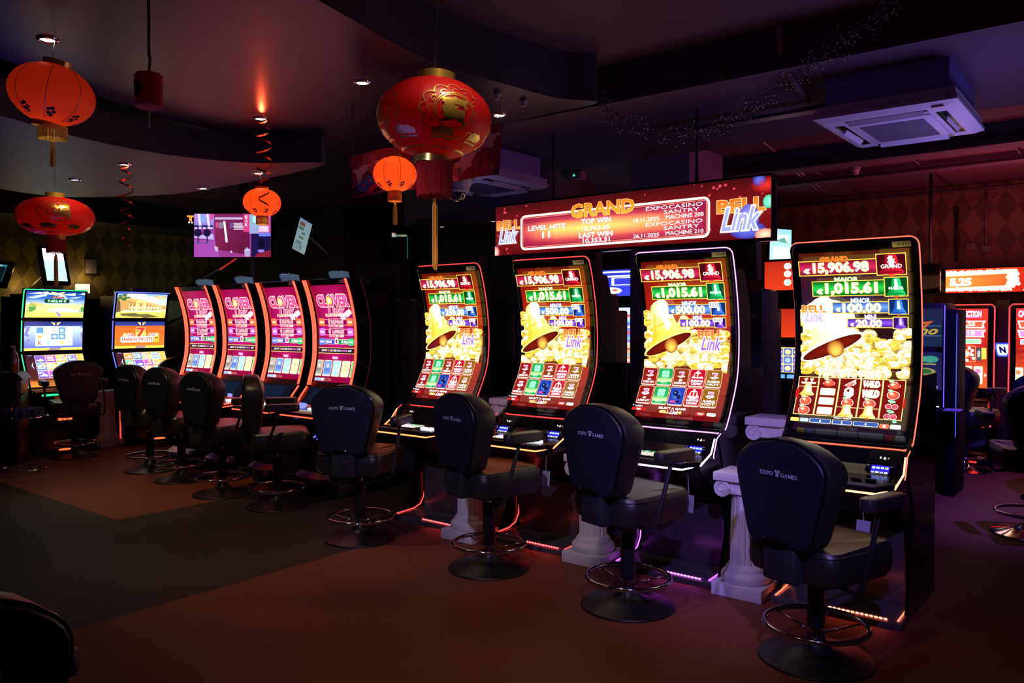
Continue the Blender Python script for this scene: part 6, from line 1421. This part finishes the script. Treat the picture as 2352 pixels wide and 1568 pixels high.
MB().cyl((0, 0, .25), (0, 0, .29), .012, 10).box(-.012, -.04, .28, .012, .02, .30, .003).build('trigger', WHITEP, t)
tp_ = at(54, 1077, 8.55)
t = thing('drinks_trolley', 'small round chrome trolley with a tray of blue cups, left edge', 'trolley', (tp_.x, tp_.y, 0))
def ringm(r, z, q=.008): return MB().tube([(r * math.cos(2 * PI * k / 32), r * math.sin(2 * PI * k / 32), z) for k in range(32)], q, 8, closed=True)
MB().lathe([(0, .585), (.235, .585), (.235, .592), (0, .592)], n=36, cap=False).build('tray', mat('tray_glass', (.10, .12, .14), .1, coat=.5), t)
ringm(.24, .59).build('tray_rim', CHROME, t); ringm(.215, .03).build('base_ring', CHROME, t)
for k in range(3): a_ = k * 2.1 + .4; MB().cyl((.21 * math.cos(a_), .21 * math.sin(a_), .03), (.225 * math.cos(a_), .225 * math.sin(a_), .59), .008, 8).ball((.21 * math.cos(a_), .21 * math.sin(a_), .018), .018, 10, 6).build('leg', CHROMED, t)
MB().tube([(.16, -.16, .59), (.17, -.17, .70), (.10, -.10, .80), (-.02, .02, .84)], .007, 8).build('handle', CHROME, t)
cup0 = None
R_ = random.Random(6); cs_ = []
for i in range(-3, 4):
    for j in range(-3, 4):
        x, y = i * .066 + (j % 2) * .033, j * .058
        if math.hypot(x, y) < .195 and math.hypot(x - .16, y + .16) > .05 and math.hypot(x - .08, y + .08) > .02: cs_.append((x, y))
for x, y in cs_:
    if cup0 is None: o = cup0 = MB().lathe([(0, 0), (.022, 0), (.028, .085), (.026, .085), (.021, .004), (0, .004)], n=16, cap=False).build('paper_cup', mat('blue_cup', (.10, .14, .34), .5))
    else: o = cup0.copy(); C.objects.link(o)
    o.location = (tp_.x + x, tp_.y + y, .5925); tag(o, 'small blue cup standing with others on the chrome trolley', 'cup', 'blue cups on the trolley')
# ================================================================== pipes, conduits, detectors, exit lights, garlands
PIPE = mat('painted_pipe', (.06, .035, .05), .5); CON = mat('pale_conduit', (.35, .30, .42), .45)
def pipe(name, label, cat, P, r, m, group=None): return tag(MB().tube(P, r, 8).build(name, m), label, cat, group)
A_, B_ = atz(1570, 300, 2.98), atz(1925, 262, 2.98)
t = thing('cable_tray', 'perforated cable tray running left from the white air cassette', 'cable tray', (0, 0, 0))
MB().box(A_.x - .15, 5.26, 2.97, B_.x - .02, 5.36, 2.985).build('tray', mat('tray_metal', (.14, .12, .18), .4, .6), t)
for q in (5.28, 5.31, 5.34): MB().tube([(A_.x - .15, q, 2.995), (-1.9, q + .01, 2.993), (B_.x - .02, q, 3.0)], .006, 6).build('cable', SATIN, t)
for q in (A_.x, (A_.x + B_.x) / 2): MB().cyl((q, 5.31, 2.985), (q, 5.31, 3.05), .004, 6).build('hanger_rod', CHROMED, t)
pipe('conduit', 'pale straight conduit running down from the garland, right of the pillar', 'conduit', [tuple(at(1676, 263, 6.2)), tuple(at(1786, 353, 8.0))], .010, CON, 'pale conduits under the ceiling')
pipe('conduit', 'pale conduit, upper one of the parallel pair left of the smoke detector', 'conduit', [tuple(at(1790, 358, 8.1)), tuple(at(1898, 442, 10.4))], .012, CON, 'pale conduits under the ceiling')
pipe('conduit', 'pale conduit, lower one of the parallel pair left of the smoke detector', 'conduit', [tuple(at(1782, 360, 8.1)), tuple(at(1888, 444, 10.4))], .010, CON, 'pale conduits under the ceiling')
pipe('sprinkler_pipe', 'dark red capped pipe hanging in front of the garland', 'pipe', [tuple(atz(1790, 60, 3.27)), tuple(at(1800, 150, 4.6)), tuple(at(1830, 195, 4.7)), tuple(at(1858, 232, 4.8))], .022, mat('dark_red_pipe', (.10, .03, .05), .5))
pipe('ceiling_pipe', 'dark pipe under the ceiling nearest the white air cassette', 'pipe', [(-3.3, 7.75, 3.1), (3.2, 7.75, 3.1)], .02, PIPE, 'dark pipes under the rose ceiling')
pipe('ceiling_pipe', 'dark pipe under the ceiling passing the smoke detector', 'pipe', [(-4.6, 9.0, 3.16), (3.2, 9.0, 3.16)], .018, PIPE, 'dark pipes under the rose ceiling')
pipe('ceiling_pipe', 'dark pipe along the top of the diamond wallpaper at the back', 'pipe', [(-6, 11.1, 3.22), (3.2, 11.1, 3.22)], .02, PIPE, 'dark pipes under the rose ceiling')
for x, lb in ((-2.9, 'left one'), (-1.9, 'middle one'), (-1.0, 'right one')): pipe('ceiling_conduit', 'thin dark conduit crossing the rose ceiling towards the wall, ' + lb, 'conduit', [(x, 8.3, 3.27), (x, 11.2, 3.27)], .012, PIPE, 'thin conduits across the rose ceiling')
pipe('duct_hose', 'black ribbed duct hose above the right half of the television', 'duct', [tuple(at(556, 395, 9.6)), tuple(at(560, 450, 9.6)), tuple(at(575, 488, 9.6)), tuple(at(600, 500, 9.7))], .06, MATTE)
def lamp_box(label, px, py, z, w_):
    p = atz(px, py, z); t = thing('emergency_light', label, 'emergency light', (p.x, p.y, 3.3), 0, 'emergency lights with a green indicator')
    MB().box(-w_, -.06, -.09, w_, .06, 0, .01).build('case', mat('emergency_case', (.35, .30, .36), .45), t)
    MB().ball((.03, -.06, -.05), .012, 10, 6).build('green_indicator', glow('led_green', (.05, 1, .35), 7), t)
lamp_box('emergency light with a green dot under the white air cassette', 2018, 350, 3.25, .11)
lamp_box('emergency light with a green dot left of the pillar', 1320, 405, 3.25, .12)
def det(label, x, y, z, s=1, nm='smoke_detector', cat='smoke detector'):
    t = thing(nm, label, cat, (x, y, z), 0, 'small ceiling detectors')
    MB().lathe([(.05 * s, 0), (.05 * s, -.03 * s), (.035 * s, -.045 * s), (.03 * s, -.08 * s), (0, -.085 * s)], n=20).build('housing', mat('detector_grey', (.30, .26, .34), .5), t)
p = atz(1965, 385, 3.3); det('white smoke detector on the rose ceiling right of the conduit pair', p.x, p.y, 3.3)
p = atz(1142, 213, 3.0); det('small dark sensor in the mesh ceiling, nearer of two', p.x, p.y, 3.0, .5, 'ceiling_sensor', 'sensor')
p = atz(1203, 229, 3.0); det('small dark sensor in the mesh ceiling, farther of two', p.x, p.y, 3.0, .5, 'ceiling_sensor', 'sensor')
for px, py, lab in ((2230, 566, 'pale twin socket box on the back wallpaper, left one'), (2265, 571, 'pale socket box with a conduit on the back wallpaper, right one')):
    p = aty(px, py, 11.24); t = thing('socket_box', lab, 'socket', (p.x, 11.25, p.z), 0, 'socket boxes on the back wall')
    MB().box(-.05, -.04, -.04, .05, 0, .04, .005).build('case', mat('socket_case', (.16, .12, .17), .5), t)
    if px > 2250: MB().cyl((0, -.02, .04), (0, -.02, 3.3 - p.z), .010, 8).build('conduit', mat('socket_case', (.16, .12, .17), .5), t)
pipe('wall_conduit', 'dark vertical conduit on the back wallpaper left of the sockets', 'conduit', [tuple(aty(2198, 600, 11.2)), tuple(aty(2198, 475, 11.2))], .02, MATTE)
def garland(label, P, seed, dens=9, ln=.09, n=10):
    t = MB(); tips = MB(); R_ = random.Random(seed); P = [Vector(p) for p in P]; Q = []
    for i in range(len(P) - 1):
        for k in range(n): Q.append(P[i].lerp(P[i + 1], k / n) + Vector((R_.uniform(-.008, .008), R_.uniform(-.008, .008), R_.uniform(-.01, .01))))
    Q.append(P[-1]); t.tube(Q, .0022, 4)
    for q in Q:
        for k in range(dens // 3):
            d = Vector((R_.gauss(0, 1), R_.gauss(0, 1), R_.gauss(-.3, 1))).normalized() * ln * R_.uniform(.4, 1); m_ = q + d * .55 + Vector((0, 0, R_.uniform(-.01, .01))); t.tube([q, m_, q + d], .0013, 3, caps=False); tips.ball(q + d, .0034, 5, 3)
    o = t.build('tinsel_garland', mat('garland_wire', (.06, .05, .05), .4, .5), fix=False); tips.build('glitter_tips', mat('garland_tip', (1, .95, .85), .12, 1), o, fix=False); return tag(o, label, 'garland', 'thin wire garlands with glittering tips')
garland('wire garland swooping from the top edge to the left of the air cassette', [at(2060, -10, 3.9), at(2005, 40, 4.0), at(1930, 95, 4.2), at(1860, 150, 4.4), at(1800, 190, 4.5), at(1740, 232, 4.6), at(1690, 264, 4.7), at(1640, 288, 4.8), at(1580, 308, 4.9), at(1500, 303, 5.0), at(1440, 280, 5.0), at(1380, 238, 5.0)], 3)
garland('wire garland along the top of the back wallpaper, upper right', [aty(x, y, 11.0) for x, y in ((1800, 455), (1870, 470), (1950, 482), (2040, 486), (2130, 478), (2210, 458), (2290, 446), (2370, 430))], 4, 9, .16)
garland('short twig garland between the tassel and the left end of the banner', [at(1005, 582, 8), at(1035, 575, 8), at(1066, 560, 8)], 5, 9, .12, 8)
# stair flight behind the television
SH = 0
t = thing('staircase', 'dark stair flight with slanting rails behind the television and clover machines', 'staircase', (0, 0, 0))
def q(px, py, d): return tuple(at(px, py, d))
MB().tube([q(350, 700, 11.6), q(440, 655, 11.4), q(560, 585, 11.0)], .035, 8).build('handrail', SATIN, t)
MB().tube([q(352, 760, 11.6), q(440, 715, 11.4), q(560, 645, 11.0)], .02, 8).build('lower_rail', SATIN, t)
MB().tube([q(505, 619, 10.2), q(542, 594, 10.1)], .012, 6).build('red_lit_edge', glow('led_red_edge', (1, .05, .03), .35), t)
for px, py in ((378, 686), (440, 655), (500, 620)): a_ = at(px, py, 11.4); MB().cyl(tuple(a_), (a_.x, a_.y, a_.z - 1.0), .015, 8).build('baluster', SATIN, t)
st_ = mat('stringer_paint', (.10, .09, .12), .5)
MB().tube([q(712, 538, 9.9), q(795, 618, 9.9)], .035, 4).build('stringer', st_, t)
MB().tube([q(700, 592, 9.9), q(760, 590, 9.9)], .008, 4).build('cross_rod', st_, t)
# lit bar shelf glimpsed behind the small lantern
t = thing('bar_shelf', 'dark bar cabinet with a thin lit top edge behind the small orange lantern', 'cabinet', tuple(at(915, 560, 10.0)))
t.location.z = 0; t.rotation_euler = (0, 0, math.radians(38))
MB().box(-.26, 0, 0, .12, .3, 2.72, .01).build('carcass', mat('bar_black', (.008, .008, .01), .5), t)
a = Art(60, 10); a.rect(0, 0, 16, 10, (1.0, .95, .9)); a.rect(16, 4, 60, 9, (.3, .5, .35)); a.rect(40, 5, 54, 9, (1.0, 1.0, .4)); a.up(); a.rect(10, 0, 16, 5, (.8, .3, .2)); a.build('lit_edge', SCREENDIM, t, flat_xz(60, 10, -.08, 2.72, .19, .05, -.012), 0)
MB().cyl((.115, -.006, 2.4), (.115, -.006, 2.68), .004, 6).build('teal_edge', glow('teal_edge', (.05, .35, .35), .5), t)
t = thing('lit_sign', 'small orange lit letter sign at the left edge of the television', 'sign', tuple(at(437, 503, 10)), math.radians(60))
sg = Art(12, 18); sg.text('T', 2, 2, 11, 11, (1.5, .35, .05), .1); sg.ell(4, 15, 1.6, 1.6, WH); sg.ell(9, 15, 1.6, 1.6, WH)
MB().box(-.04, .002, -.06, .04, .03, .05, .004).build('backing', BLACK, t); MB().cyl((0, .015, .05), (0, .015, .42), .005, 6).build('hanging_rod', SATIN, t)
sg.build('lit_letters', SCREEN, t, flat_xz(12, 18, -.04, .05, .08, .11, 0), 0)
